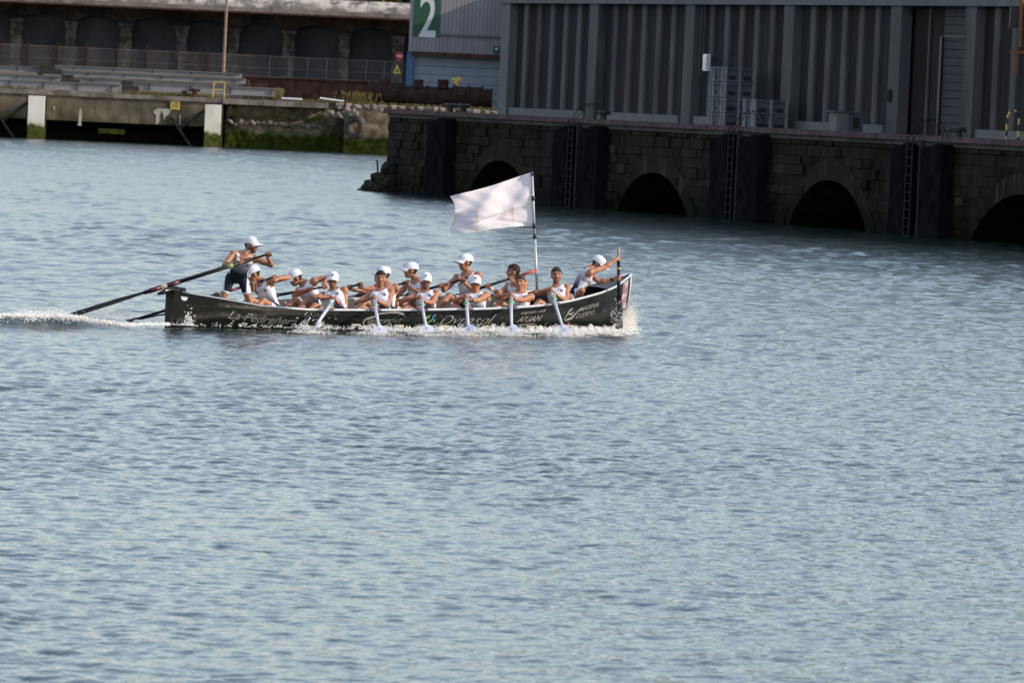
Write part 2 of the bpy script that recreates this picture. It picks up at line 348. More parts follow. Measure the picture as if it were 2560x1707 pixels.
# hillside vegetation beyond the viaduct is built as trees below
x0,xa,xb,xc,x9=-60,xl(555),xl(862),xl(975),60.
fq=empty('quay_wall',(xa,YL,-1),'stained far quay wall with white fender panels and yellow number','quay wall')
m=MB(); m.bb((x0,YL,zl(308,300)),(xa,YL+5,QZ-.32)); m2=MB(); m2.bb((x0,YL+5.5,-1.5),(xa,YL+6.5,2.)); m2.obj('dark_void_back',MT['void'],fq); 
m.bb((xl(247),YL-.02,zl(335,280)),(xl(312),YL+1,zl(323,280)))
m.obj('wall_face',MT['lwall'],fq)
# rubble wall, uneven surface
def lumpy(x0,x1,z0,z1,Y,nx,nz,amp,ledge=None):
    m=MB(); rg=np.random.default_rng(3); vs=[]
    for j in range(nz+1):
        for i in range(nx+1):
            x=x0+(x1-x0)*i/nx; z=z0+(z1-z0)*j/nz; a=rg.uniform(-amp,amp)
            yy=Y+(ledge(x,z) if ledge else 0)+a; vs.append((x,yy,z))
    m.add(vs,[(j*(nx+1)+i,j*(nx+1)+i+1,(j+1)*(nx+1)+i+1,(j+1)*(nx+1)+i) for j in range(nz) for i in range(nx)]); return m
def led(x,z): return (.55 if z>2.0 else .0 if z<1.8 else (z-1.8)/.2*.55)+.06*math.sin(x*3)
lumpy(xa+.25,xb,-1.2,QZ-.3,YL+.15,46,16,.05,led).obj('rubble_wall',MT['lwall2'],fq)
lumpy(xb,x9,-1.2,QZ-.02,YL-1.15,150,14,.05).obj('wall_corner',MT['lwall2'],fq)
m=MB(); m.bb((xb,YL-1.1,-1.2),(xb+.3,YL+1,QZ-.1)); m.obj('wall_return',MT['lwall2'],fq)
def run(x0,x1,w,name,z0,z1,ya,yb,mt,parent,jit=.01):
    n=max(1,round((x1-x0)/w)); w=(x1-x0)/n; me=None
    for i in range(n):
        m=MB(); m.box((0,0,0),((w-.02)/2,(yb-ya)/2,(z1-z0)/2)); 
        if me is None: me=m.mesh(name,mt)
        inst(name,me,(x0+w*(i+.5),(ya+yb)/2+random.uniform(-jit,jit),(z0+z1)/2+random.uniform(-jit,jit)*.5),parent)
run(x0,xa,2.4,'coping_block',QZ-.32,QZ+.0,YL-.12,YL+1.2,MT['coping'],fq)
run(xa,xl(818),1.9,'coping_block',QZ-.38,QZ+.02,YL-.22,YL+1.2,MT['coping'],fq)
# rough coping stones near the corner
rockmeshes=[]
for k in range(5):
    m=MB(); r=np.random.default_rng(k); m.ell((0,0,0),(.5,.5,.5),nu=7,nv=5)
    m.v=[tuple(np.sign(np.array(q))*np.abs(np.array(q)*2)**.6*.5*r.uniform(.8,1.15)) for q in m.v]; rockmeshes.append(m.mesh('stone',MT['coping']))
x=xl(838); i=0
while x<xl(1262):
    w=random.uniform(.45,.85); o=inst('coping_stone',rockmeshes[i%5],(x+w/2,YL-.85+random.uniform(-.1,.1),QZ-.16),fq,(0,0,random.uniform(-.2,.2)),(w*1.02,.9,random.uniform(.36,.5))); x+=w; i+=1
for k in range(26): # tumbled stones above the tyre and along the ledge
    if k<9: c=(xl(820+k*8),YL-1.3+random.uniform(0,.3),QZ-.5-random.uniform(0,.9)); s=random.uniform(.4,.75)
    else: c=(xl(575+(k-9)*14),YL-.02,1.72+random.uniform(-.08,.18)); s=random.uniform(.22,.5)
    inst('fallen_stone',rockmeshes[k%5],c,fq,(random.random(),random.random(),random.random()*3),(s*1.2,s,s*.6))
# lime streaks and blots on the wall (thin crusts)
def blot(pts,Y,parent,mt='stain'):
    v=[P(a,b,Y-.0) for a,b in pts]; n=len(v); q=[(c[0],Y-.03,c[2]) for c in v]
    m=MB(); m.add(q+[(c[0],Y+.02,c[2]) for c in v],[tuple(range(n))]+[(i,i+n,(i+1)%n+n,(i+1)%n) for i in range(n)]); return m.obj('lime_crust',MT[mt],parent)
def cr(ox,oy,s,pts): return [(ox+a/s,oy+b/s) for a,b in pts]
blot(cr(0,0,3.92,[(785,1060),(800,1090),(803,1150),(796,1200),(798,1235),(760,1232),(770,1190),(768,1130)]),YL,fq)
blot(cr(0,0,3.92,[(520,1045),(540,1045),(536,1085),(526,1085)]),YL,fq)
blot(cr(0,0,3.92,[(1500,1095),(1545,1065),(1680,1070),(1655,1125),(1620,1140),(1612,1185),(1600,1120),(1585,1085),(1560,1150),(1565,1190),(1540,1222),(1525,1215),(1530,1135)]),YL,fq)
blot(cr(0,0,3.92,[(1760,1130),(1770,1130),(1768,1220),(1758,1230)]),YL,fq)
# yellow number plate
pl=empty('number_plate',P(438,266,YL-.05),'yellow plate with black 10 on the far quay wall','sign')
a=P(427,253,YL-.05); b=P(449,275,YL-.05); m=MB(); m.bb((a[0],YL-.06,b[2]),(b[0],YL-.03,a[2])); m.obj('plate',MT['yellow'],pl)
def textmesh(body,size,shear=0,align='CENTER',bold=0,space=1):
    cu=bpy.data.curves.new('t','FONT'); cu.body=body; cu.size=size; cu.shear=shear; cu.align_x=align; cu.offset=bold; cu.space_character=space; cu.resolution_u=3
    o=bpy.data.objects.new('t',cu); COL.objects.link(o); dg=bpy.context.evaluated_depsgraph_get(); me=bpy.data.meshes.new_from_object(o.evaluated_get(dg))
    bpy.data.objects.remove(o); bpy.data.curves.remove(cu); return me
def flattext(body,size,centre,mt,parent,ax=(1,0,0),up=(0,0,1),out=(0,-1,0),name='numeral',bold=0,sx=1,thick=0.006):
    me=textmesh(body,size,bold=bold); v=np.array([q.co[:] for q in me.vertices]); c=(v.max(0)+v.min(0))/2; f=[tuple(p.vertices) for p in me.polygons]
    m=MB(); ax,up,out=map(np.array,(ax,up,out)); org=np.array(centre)
    m.add([org+ax*(q[0]-c[0])*sx+up*(q[1]-c[1])+out*thick for q in v],f); o=m.obj(name,mt,parent); bpy.data.meshes.remove(me); return o
flattext('10',.58,((a[0]+b[0])/2,YL-.06,(a[2]+b[2])/2),MT['black'],pl,sx=.8)
# white fender panels with dark braces
for k,(pa,pb,pt,label) in enumerate(((69,110,239,'left white fender panel on the far quay, nearest the yellow plate\'s left end'),(512,552,261,'white fender panel on the far quay right of the yellow plate'),(-70,-30,233,'white fender panel at far left end'))):
    if k==2: label='white fender panel beyond the left end of the far quay view'
    xa_,xb_=xl(pa,YL-1.1),xl(pb,YL-1.1); zt=zl(pt,pa,YL-1.1)
    f=empty('fender_panel',((xa_+xb_)/2,YL-1,0),'white fender panel on the far quay at the left edge, left of the yellow plate' if k==0 else label,'fender','white fender panels on the far quay')
    m=MB(); m.bb((xa_,YL-1.1,-.6),(xb_,YL-.75,zt)); m.obj('panel',MT['fenderwhite'],f)
    m=MB(); m.bb((xa_+.1,YL-.75,.3),(xb_-.1,YL-.0,zt-.3)); m.obj('backing',MT['timber'],f)
    for s in (0,1):
        m=MB(); m.tube([(xa_-.05-s*.5,YL-.5,-.6),(xa_-1.6-s*.9,YL-.1,2.0)] if s else [(xa_-.1,YL-.5,2.6),(xa_-1.9,YL-.05,1.1)],.09,6); m.obj('brace',MT['timber'],f)
    m=MB(); m.tube([(xb_+.05,YL-.6,-.6),(xb_+.05,YL-.4,2.9)],.07,6); m.obj('brace',MT['timber'],f)
# tyre
ty=empty('tyre',P(889,318,YL-1.9),'big old dirty tyre hung as a fender on the far quay corner','tyre')
c=P(889,318,YL-1.9); ang=math.radians(-42); ax=np.array([math.sin(ang),-math.cos(ang),0]); e1=np.array([math.cos(ang),math.sin(ang),0]); e2=np.array([0,0,1.])
m=MB(); prof=[(.47,-.22),(.60,-.27),(.78,-.29),(.88,-.23),(.90,0),(.88,.23),(.78,.29),(.60,.27),(.47,.22),(.44,0)]; nseg=44; vs=[]
for i in range(nseg):
    t=2*math.pi*i/nseg
    for j,(r,w) in enumerate(prof):
        r2=r-(.03 if (3<=j<=5 and i%2) else 0); vs.append(c+(e1*math.cos(t)+e2*math.sin(t))*r2+ax*w)
n=len(prof); m.add(vs,[(i*n+j,i*n+(j+1)%n,((i+1)%nseg)*n+(j+1)%n,((i+1)%nseg)*n+j) for i in range(nseg) for j in range(n)]); m.obj('rubber_ring',MT['tyre'],ty)
m=MB(); m.tube([c+e2*.85,c+e2*1.3+np.array([.1,.6,0]),c+e2*1.75+np.array([.1,1.6,0])],.035,5); m.obj('chain',MT['rust'],ty)
# yellow hoop ladder rail
lr=empty('ladder_handrail',P(546,246,YL+.2),'yellow tubular ladder handrail on the far quay edge','handrail')
for (a1,b1) in ((532,536),(560,563)):
    m=MB(); m.tube([P(a1,247,YL+.1),P(a1+1,224,YL+.1),P(b1,207,YL+.1)],.032,6); m.obj('upright',MT['yellow'],lr)
for py in (206,225): m=MB(); m.tube([P(533,py,YL+.1),P(547,py-1,YL+.1),P(562,py+.5,YL+.1)],.032,6); m.obj('crossbar',MT['yellow'],lr)
# bollards
def bollard(p,h,r,label,mt='dark'):
    m=MB(); p=np.array(p); m.tube([p,p+(0,0,.06),p+(0,0,.08),p+(0,0,h*.62),p+(0,0,h*.68),p+(0,0,h*.9),p+(0,0,h)],[r*1.15,r*1.15,r*.8,r*.66,r*1.15,r*1.2,r*.8],12)
    m.tube([p+(-r*1.5,0,h*.8),p+(r*1.5,0,h*.8)],r*.38,7); return top(m,'bollard',MT[mt],label,'bollard','mooring bollards')
bollard((xl(484,YL+.5),YL+.5,QZ),.62,.26,'dark mooring bollard on the far quay, right of the small one','rust')
bollard((xl(458,YL+.8),YL+.8,QZ),.45,.16,'small dark mooring post on the far quay above the yellow plate')
# stacks of galvanised beams
ibm={}
def beam_piece(x0,x1,z0,z1,Y,label,joint=2.4):
    o=empty('steel_beam',((x0+x1)/2,Y,z0),label,'beam','grey steel beams stacked on the far quay')
    L=(x1-x0)/2; h=(z1-z0)
    m=MB(); m.bb((x0,Y,z0),(x1,Y+.12,z1-.05)); m.bb((x0,Y-.12,z1-.05),(x1,Y+.25,z1)); m.bb((x0,Y-.12,z0-.002),(x1,Y+.25,z0+.045)); m.obj('web',MT['beam'],o)
    m=MB(); m.bb((x0,Y-.125,z1),(x1,Y+.22,z1+.02)); m.obj('rusty_flange',MT['rust'],o)
    me=None; n=max(1,int((x1-x0)/joint))
    for i in range(1,n+1):
        m=MB(); m.box((0,0,0),(.025,.05,(h-.1)/2))
        if me is None: me=m.mesh('stiffener',MT['timber'])
        inst('stiffener',me,(x0+(x1-x0)*(i-.3)/n,Y-.05,(z0+z1)/2),o)
def beampx(pa,pb,py0,py1,Y,label):
    x0=xl(pa,Y) if pa>-50 else -44; x1=xl(pb,Y); pm=(max(pa,0)+pb)/2; z1=zl(py0,pm,Y); z0=zl(py1,pm,Y); beam_piece(x0,x1,z0,z1,Y,label)
beampx(112,600,173,184,509.5,'topmost grey steel beam of the stack on the far quay')
beampx(150,610,187,200,508.6,'second grey steel beam from the top of the stack on the far quay')
beampx(-60,150,168,182,507.5,'grey beam at the far left edge of the quay, over the brown beam')
beampx(-60,150,188,202,506.4,'brown edged beam at the far left edge, middle of its pile')
beampx(165,590,202,214,507.6,'third grey steel beam from the top of the stack, reddish upper edge')
beampx(165,300,213,222,506.6,'short grey beam low in the stack beside the dark block')
beampx(300,705,213,234,505.4,'long lowest grey beam of the stack, ending near the weeds')
beampx(-60,300,205,226,503.6,'pale long kerb beam lying along the left quay edge')
# supports below the stack, visible as dark blocks
def block(pa,pb,py0,py1,Y,label,name='timber_block'):
    x0,x1=xl(pa,Y),xl(pb,Y); pm=(pa+pb)/2; z1=zl(py0,pm,Y); z0=zl(py1,pm,Y)
    o=empty(name,((x0+x1)/2,Y,z0),label,'block'); h=(z1-z0)
    m=MB(); m.bb((x0,Y-.35,z0),(x1,Y+.4,z0+h*.55)); m.obj('base_block',MT['dark'],o); m=MB(); m.bb((x0+.05,Y-.3,z0+h*.57),(x0+(x1-x0)*.66,Y+.3,z1)); m.obj('upper_block',MT['timber'],o)
block(94,152,162,186,507.0,'black machine block resting on the beams at the left','machine_block')
block(148,195,188,212,505.6,'small dark block beside the brown beams on the left')
block(298,344,203,230,504.6,'dark block standing before the long grey beam, near grass')
m=MB()
for xs in (-40,-34,-28,-22): m.bb((xs,505,QZ-.004),(xs+.5,511,zl(232,300,508)))
for xs in (-35.7,-31,-26,-20.5): m.bb((xs,508.8,zl(232,300,508)),(xs+.3,510.4,zl(186,300,509)))
struct(m,'beam_supports',MT['timber'])
# raised terrace with fence
ZT=zl(207,900,519); m=MB(); m.bb((-70,519,QZ-.1),(60,530,ZT)); struct(m,'terrace',MT['ground'])
rw=empty('retaining_wall',(xl(760),518.6,QZ),'low rusty brown sheet retaining wall behind the far quay weeds','wall')
run(xl(608,518.8),xl(1030,518.8),.62,'sheet_pile',QZ-.05,ZT+.03,518.72,518.95,MT['rust'],rw,.04)
m=MB(); m.bb((xl(600,518.6),518.5,ZT+.03),(xl(1030,518.6),518.95,ZT+.12)); m.obj('cap_beam',MT['rust'],rw)
fn=empty('fence',(-20,519.6,ZT),'long brown railing fence of thin pickets before the dark arcade','fence')
zf=zl(151,900,519.6)
m=MB()
x=-48.
while x<xl(1020,519.6):
    m.bb((x,519.58,ZT),(x+.022,519.6,zf)); x+=.115
o=m.obj('pickets',MT['fence'],fn); o['kind']='stuff'
for zz in (zf-.02,ZT+.15,ZT+.75): m=MB(); m.bb((-48,519.601,zz),(xl(1020,519.6),519.63,zz+.035)); m.obj('rail',MT['fence'],fn)
pm_=MB(); pm_.box((0,0,0),(.06,.05,(zf+.32-ZT)/2)); pm_=pm_.mesh('fence_post',MT['fencered']); pm2=MB(); pm2.box((0,0,0),(.035,.04,(zf+.05-ZT)/2)); pm2=pm2.mesh('fence_post',MT['fence'])
for px in (-8,63,136,209,285,358,436,512): inst('fence_post',pm_,(xl(px,519.5),519.5,(ZT+zf+.32)/2),fn)
for px in (668,716,763,811,860,910,955): inst('fence_post',pm2,(xl(px,519.5),519.52,(ZT+zf+.05)/2),fn)
# viaduct / arcade
YV=545.; va=empty('arcade_building',(-15,YV,QZ-.3),'long sooty stone arcade with weathered roof parapet behind the fence','arcade')
zc=zl(64,781,YV); zs=zl(92,900,YV); zr=zl(48,1013,YV-5.6); 
cols=[xl(q,YV) for q in (-245,-107,32,168,306,446,576,714,853,987,1125,1262)]; cw=.42
m=MB()
for i in range(len(cols)-1):
    a,b=cols[i]+cw*.8,cols[i+1]-cw*.8; seg=14; prev=None
    for k in range(seg+1):
        t=k/seg; x=a+(b-a)*t; z=zs+(zc-zs)*math.sqrt(max(0,1-(2*t-1)**2))
        if prev:
            xp,zp=prev; m.add([(xp,YV,zp),(x,YV,z),(x,YV,zr),(xp,YV,zr)],[(0,1,2,3)]); m.add([(xp,YV,zp),(x,YV,z),(x,YV+2.2,z),(xp,YV+2.2,zp)],[(3,2,1,0)])
        prev=(x,z)
    m.add([(cols[i]-cw*.8,YV,zs),(a,YV,zs),(a,YV,zr),(cols[i]-cw*.8,YV,zr)],[(0,1,2,3)])
m.obj('arch_wall',MT['viaduct'],va)
# voussoir rings, one per arch
for i in range(len(cols)-1):
    a,b=cols[i]+cw*.8,cols[i+1]-cw*.8; m=MB(); seg=14
    for k in range(seg):
        q=[]
        for kk,e in ((k,0),(k+1,0),(k+1,.26),(k,.26)):
            t=kk/seg; th=math.pi*(1-t); q.append(((a+b)/2+math.cos(th)*((b-a)/2+e),YV-.07,zs+math.sin(th)*((zc-zs)+e)))
        m.add(q+[(x_,YV+.3,z_) for x_,_,z_ in q],[(0,1,2,3),(0,4,5,1),(3,2,6,7)])
    m.obj('arch_ring',MT['viaduct'],va)
zb=ZT
for i,x in enumerate(cols):
    m=MB(); rg=np.random.default_rng(i); z=zb
    while z<zs-.05:
        h=rg.uniform(.3,.5); h=min(h,zs-z); w=cw+rg.uniform(-.07,.07); m.bb((x-w,YV-.12-rg.uniform(0,.06),z),(x+w,YV+.6,z+h-.02)); z+=h
    m.bb((x-cw-.15,YV-.22,zs-.02),(x+cw+.15,YV+.6,zs+.2)); m.obj('pier',MT['pier'],va)
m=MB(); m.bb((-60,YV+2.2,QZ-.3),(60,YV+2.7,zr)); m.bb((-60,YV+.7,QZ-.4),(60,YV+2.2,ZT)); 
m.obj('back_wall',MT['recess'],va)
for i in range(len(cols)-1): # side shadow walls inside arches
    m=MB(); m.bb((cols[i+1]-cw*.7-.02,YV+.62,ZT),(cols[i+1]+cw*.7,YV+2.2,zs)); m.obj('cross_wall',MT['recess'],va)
zp=zl(5,950,YV-5.6)
m=MB(); m.bb((-60,YV-5.6,zr+.02),(60,YV+8,zr+.35)); m.obj('roof_slab',MT['coping'],va)  # deep front overhang added to shade the arcade wall beneath
xx=-60.; 
while xx<58:
    m=MB(); seg=10; L=5.95
    pr=[(YV-5.55,zr+.35),(YV-5.5,zr+.5),(YV-5.2,zr+.8),(YV-4.2,zp-.03),(YV-3.3,zp+.02),(YV-3.3,zr+.35)]
    n=len(pr); m.add([(xx+.02+(L-.04)*s,a_,b_) for s in (0,1) for a_,b_ in pr],[(j,j+n,(j+1)%n+n,(j+1)%n) for j in range(n)]+[tuple(range(n)),tuple(range(2*n-1,n-1,-1))]); m.obj('parapet_section',MT['parapet'],va); xx+=L
m=MB(); m.bb((-60,YV-5.72,zr-.12),(60,YV-5.45,zr+.02)); m.obj('gutter',MT['rust'],va)
# lamp pole
lp=MB(); a=P(559,178,517.5); b=P(569,-40,517.5); lp.tube([(a[0],517.5,ZT-1.5),a,b],[.14,.12,.09],8); top(lp,'lamp_pole',MT['post'],'tall thin rusted pole standing before the dark arcade','pole')
# signs
def signpost():
    x=xl(997,514); zg=QZ
    o=empty('warning_sign_post',(x,514,zg),'post with red no entry disc above yellow triangle warning sign','road sign')
    m=MB(); m.tube([(x-.05,514.06,zg),(x+.05,514.06,zl(132,998,514))],.04,6); m.obj('post',MT['crate'],o)
    c=P(998.5,141,513.9); m=MB(); m.tube([c,c+(0,.05,0)],.31,20,up=(0,0,1)); d=m.obj('round_sign',MT['red'],o); m=MB(); m.bb((c[0]-.2,c[1]-.02,c[2]-.05),(c[0]+.2,c[1]-.006,c[2]+.05)); m.obj('white_bar',MT['signwhite'],d).location=Vector((0,0,0))
    t=[P(993,157,513.9),P(979.5,186,513.9),P(1005.5,187,513.9)]; m=MB(); m.add([q for q in t]+[q+(0,.05,0) for q in t],[(0,1,2),(0,3,4,1),(1,4,5,2),(2,5,3,0),(5,4,3)]); d=m.obj('triangle_sign',MT['black'],o)
    ce=sum(t)/3; m=MB(); m.add([ce+(q-ce)*.82-np.array([0,.008,0]) for q in t],[(0,1,2)]); m.obj('yellow_face',MT['yellow'],o)
    m=MB(); m.bb((ce[0]-.16,ce[1]-.02,ce[2]-.13),(ce[0]+.16,ce[1]-.012,ce[2]-.08)); m.bb((ce[0]-.05,ce[1]-.02,ce[2]-.02),(ce[0]+.1,ce[1]-.012,ce[2]+.12)); m.obj('pictogram',MT['black'],o)
signpost()
# shed number two
YB=517.; b2=empty('numbered_shed',(xl(1130,YB),YB,QZ),'pale clad shed with big green number 2 sign and roller shutter','shed')
def bx(px0,py0,px1,py1,Y,th,name,mt,par=None):
    a=P(px0,py0,Y); b=P(px1,py1,Y); m=MB(); m.bb((a[0],Y,b[2]),(b[0],Y+th,a[2])); return m.obj(name,mt,par if par is not None else b2)
xL=xl(1013,YB); xR=xl(1330,YB); zlow=zl(129,1014,YB); 
x=xL; me=None
while x<xR:
    m=MB(); hh=(13.5-zlow)/2
    if me is None: m.box((0,0,0),(.13,.06,hh)); me=m.mesh('cladding_panel',MT['cladding'])
    inst('cladding_panel',me,(x+.14,YB,zlow+hh),b2); x+=.29
m=MB(); m.bb((xL,YB+.03,zlow+.01),(xR,YB+1.5,13.4)); m.obj('wall',MT['cladding'],b2)
bx(1093,84,1330,100,YB-.22,.2,'flashing',MT['conclight']); bx(1030,138,1330,142,YB-.1,.1,'lower_flashing',MT['rust'])
xs0,xs1=xl(1030,YB+.8),xR; z=QZ; k=0; me=None; dz=.62
while z<zlow-.02:
    h=min(dz,zlow-z)
    m=MB(); m.bb((xs0,YB+.8,z+.015),(xs1,YB+.9,z+h-.015)); m.obj('shutter_slat',MT['shutter'],b2); z+=dz
m=MB(); m.bb((xs0-.0,YB+.91,QZ),(xs1,YB+1.4,zlow)); m.obj('shutter_back',MT['shutter2'],b2)
bx(1018,130,1028,250,YB+.4,.3,'corner_post',MT['bluepost'])
m=MB(); m.bb((xL,YB+1.5,QZ),(xR,YB+12,13.4)); m.obj('shed_body',MT['cladding'],b2)
pa=P(1038.5,-60,YB-.12); pb=P(1098,94,YB-.12); m=MB(); m.bb((pa[0],YB-.12,pb[2]),(pb[0],YB-.07,pa[2])); sg=m.obj('number_sign',MT['green'],b2)
flattext('2',4.45,P(1070,41,YB-.12),MT['signwhite'],b2,bold=.05,sx=.62)
q=bx(1233,115,1249,132,YB-.4,.3,'exit_sign',MT['green'])
c=P(1241,122.5,YB-.41); m=MB(); m.tube([c,c+(0,-.01,0)],.1,12); m.obj('emblem',MT['signwhite'],b2)
# added unseen block that throws shade onto the shed front
m=MB(); m.bb((xl(1278,507),507,QZ),(48,518.9,13)); top(m,'tall_store_block',MT['concrete'],'tall grey store block right of the numbered shed, hidden by the near warehouse','building')
# rusty pipes and fittings pile
def ppipe(pa,pb,py0,py1,Y,label,cap=None,mt='rustpipe'):
    a=P(pa,(py0+py1)/2,Y); b=P(pb,(py0+py1)/2+ (pb-pa)*.045,Y); r=(py1-py0)/2/34.
    o=empty('rusty_pipe',((a[0]+b[0])/2,Y,a[2]-r),label,'pipe','rusty pipe sections before the shed')
    m=MB(); m.tube([a,b],r,14); m.obj('barrel',MT[mt],o)
    for t in (0,.5,1): q=a+(b-a)*t; d=nrm(b-a)*.09; m=MB(); m.tube([q-d,q+d],r*1.14,14); m.obj('flange',MT[mt],o)
    return o
PIPES=[]
PIPES.append(ppipe(922,1000,208,256,511.0,'leftmost dark rusty pipe section behind the coping stones'))
PIPES.append(ppipe(1004,1132,214,262,511.3,'long rusty pipe section in the middle of the pile, below the shutter'))
PIPES.append(ppipe(1136,1205,216,268,510.8,'reddest rusty pipe section near the right end of the pile'))
PIPES.append(ppipe(1207,1228,224,270,510.4,'short dark pipe end at the right of the pile','', 'rustpipe'))
for a_,w,pp in ((962,26,PIPES[0]),(1047,24,PIPES[1]),(1108,28,PIPES[1])):
    c=P(a_,206,511); m=MB(); m.tube([c-(0,0,.45),c+(0,0,.02),c+(0,0,.08),c+(0,0,.2)],[w/70,w/70,w/62,w/80],10); m.obj('valve_cap',MT['rustpipe'],pp)
c=P(1142,200,511); m=MB(); m.tube([c-(0,0,.5),c+(0,0,.1)],.13,8); m.tube([c-(.35,0,0),c+(.35,0,0)],.1,6); m.tube([c-(.2,0,.25),c+(.2,0,.2)],.1,6); m.obj('valve_wheel',MT['yellow'],PIPES[2])
m=MB(); m.bb((xl(925),509.5,QZ),(xl(1170),512.3,zl(262,930,511)+.02)); struct(m,'pipe_plinth',MT['deck'])
# loose white tubes on the quay
for (a_,b_,lab) in (((704,246.5),(755,249),'grey slab strip lying right of the beams'),((800,246),(859,254),'white tube lying on the quay edge above the rubble wall')):
    m=MB(); m.tube([P(*a_,YL+.6),P(*b_,YL+.3)],.07,7); top(m,'loose_tube',MT['white'],lab,'tube')
# weeds and grass tufts
def tufts(spots,name,label,h,n,mt='grass'):
    m=MB(); rg=np.random.default_rng(len(spots)+n)
    for (px,Y,w) in spots:
        x0=xl(px,Y)
        for i in range(n):
            x=x0+rg.normal(0,w); y=Y+rg.normal(0,.25); hh=h*rg.uniform(.3,1.1); l=rg.normal(0,.12); b=.025
            m.add([(x-b,y,QZ),(x+b,y,QZ),(x+l,y+rg.normal(0,.05),QZ+hh)],[(0,1,2)])
            m.add([(x+l-.05,y-.02,QZ+hh*.8),(x+l+.05,y+.02,QZ+hh*.7),(x+l,y,QZ+hh)],[(0,1,2)])
    return top(m,name,MT[mt],label,'grass',kind='stuff')
tufts([(35,YL+1,1.0),(335,YL+.9,1.2),(375,YL+.9,1),(440,YL+.9,.8),(465,YL+.9,.5),(520,YL+1.4,1)],'grass','short green grass growing along the quay coping',.3,120)
tufts([(700,YL+2,1.5),(760,YL+3,1.5),(820,YL+2,1.6),(860,YL+2,1),(960,YL-.2,1.6),(1020,YL,1.6),(1080,YL,1.6),(1140,YL-.1,1.6),(1200,YL-.1,1.6)],'grass','dry weeds along the coping before the rusty pipes',.25,90)
tufts([(885,YL+2,.9),(900,YL+2,.5),(696,YL+2,.15)],'weeds','taller green weed clump left of the rusty pipes',.95,60)
m=MB(); rg=np.random.default_rng(9)
for i in range(600):
    x=rg.uniform(xa+.4,xl(800)); z=2.2+.75*rg.random()*(.5+.5*math.sin(x*1.7)); y=YL-.02+rg.uniform(-.25,.5); s=rg.uniform(.05,.12)
    m.add([(x-s,y,z),(x+s,y-.05,z+rg.uniform(-.05,.05)),(x+rg.uniform(-s,s),y-.06,z+s*1.4)],[(0,1,2)])
top(m,'wall_plants',MT['leaf'],'plants growing on the rubble wall ledge','plants',kind='stuff')
# trees beyond the arcade
def tree(x,y,z,h,r,label):
    o=empty('tree',(x,y,z),label,'tree','trees beyond the arcade'); rg=np.random.default_rng(int(abs(x)*7)+3)
    m=MB(); m.tube([(x,y,z),(x+.2,y,z+h*.4),(x,y,z+h*.8)],[.35,.25,.08],7)
    for k in range(5): a=rg.uniform(0,6.28); m.tube([(x+.1,y,z+h*(.35+.08*k)),(x+math.cos(a)*r*.7,y+math.sin(a)*r*.7,z+h*(.55+.08*k))],[.13,.04],5)
    m.obj('trunk',MT['timber'],o); m=MB()
    cl=[np.array([x,y,z+h*.7])+rg.normal(0,1,3)*np.array([r*.5,r*.5,h*.15]) for _ in range(16)]
    for c in cl:
        for k in range(90):
            d=rg.normal(0,1,3); d=d/np.linalg.norm(d)*rg.uniform(.4,1)*r*.36; p=c+d; a=rg.normal(0,.17,3); b=rg.normal(0,.17,3); m.add([p-a,p+b,p+a,p-b],[(0,1,2,3)])
    m.obj('crown',MT['leaf'],o)
for i,px in enumerate((790,850,910,965,1010,1060)):
    q=xl(px,575); tree(q,575+i%3*2,3.1,13.4+.5*(i%2),3.4,['pale leafy tree top over the parapet, leftmost','tree top over the parapet, second from left','tree top over the parapet, third from left','tree top over the parapet left of the shed','tree top just left of the numbered shed','tree behind the numbered shed'][i])
# ================================================================== NEAR PIER (right)
RD=nrm([.3468,-.9379,0]); RN=np.array([RD[1],-RD[0],0]); RN=np.array([-.9379,-.3468,0]); RP0=np.array([-5.85,303.4,0])
ZV=np.array([0,0,1.])
def rw_(t,off,z): return RP0+RD*t+RN*off+ZV*z     # off: metres out over the water
def rt(px,py=400,off=0):
    p=onplane(px,py,RP0+RN*off,RN); return float((p-RP0)@RD),float(p[2])
AX=[RD,RN,ZV]
TE=92.
QT=3.50
pw=empty('pier_wall',rw_(30,0,-1),'dark old masonry pier wall with arched openings at the water','pier')
arches=[]
for (pa,pb,pc,py) in ((1165,1338,1255,402),(1540,1735,1632,432),(1972,2185,2075,451),(2425,2720,2575,487)):
    ta,tb=rt(pa)[0],rt(pb)[0]; arches.append((ta,tb,rt(pc,py)[1]))
arches=[(a,b,min(c,2.6)) for a,b,c in arches]
def zlow_(t):
    for a,b,c in arches:
        if a<t<b: u=(2*t-a-b)/(b-a); return -.9+(c+.9)*(1-abs(u)**2.1)**.62
    return -1.2
m=MB(); ts=np.linspace(0,TE,700)
for a,b in zip(ts[:-1],ts[1:]):
    za,zb_=zlow_(a),zlow_(b); m.add([rw_(a,-.03,za),rw_(b,-.03,zb_),rw_(b,-.03,QT-.25),rw_(a,-.03,QT-.25)],[(0,1,2,3)])
    if za>-1.2 or zb_>-1.2: m.add([rw_(a,-.06,za),rw_(b,-.06,zb_),rw_(b,-7,zb_),rw_(a,-7,za)],[(0,1,2,3)])
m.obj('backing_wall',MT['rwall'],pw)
m=MB()
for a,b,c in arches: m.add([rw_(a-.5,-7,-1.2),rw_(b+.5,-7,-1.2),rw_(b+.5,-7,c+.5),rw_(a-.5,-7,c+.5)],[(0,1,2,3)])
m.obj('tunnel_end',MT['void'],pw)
m=MB(); m.bb((-.0,0,0),(0,0,0)); 
m=MB(); e0=rw_(0,0,-1.2); m.add([rw_(0,-.06,-1.2),rw_(0,-60,-1.2),rw_(0,-60,QT-.02),rw_(0,-.06,QT-.02)],[(0,1,2,3)]); m.obj('end_wall',MT['rwall'],pw)
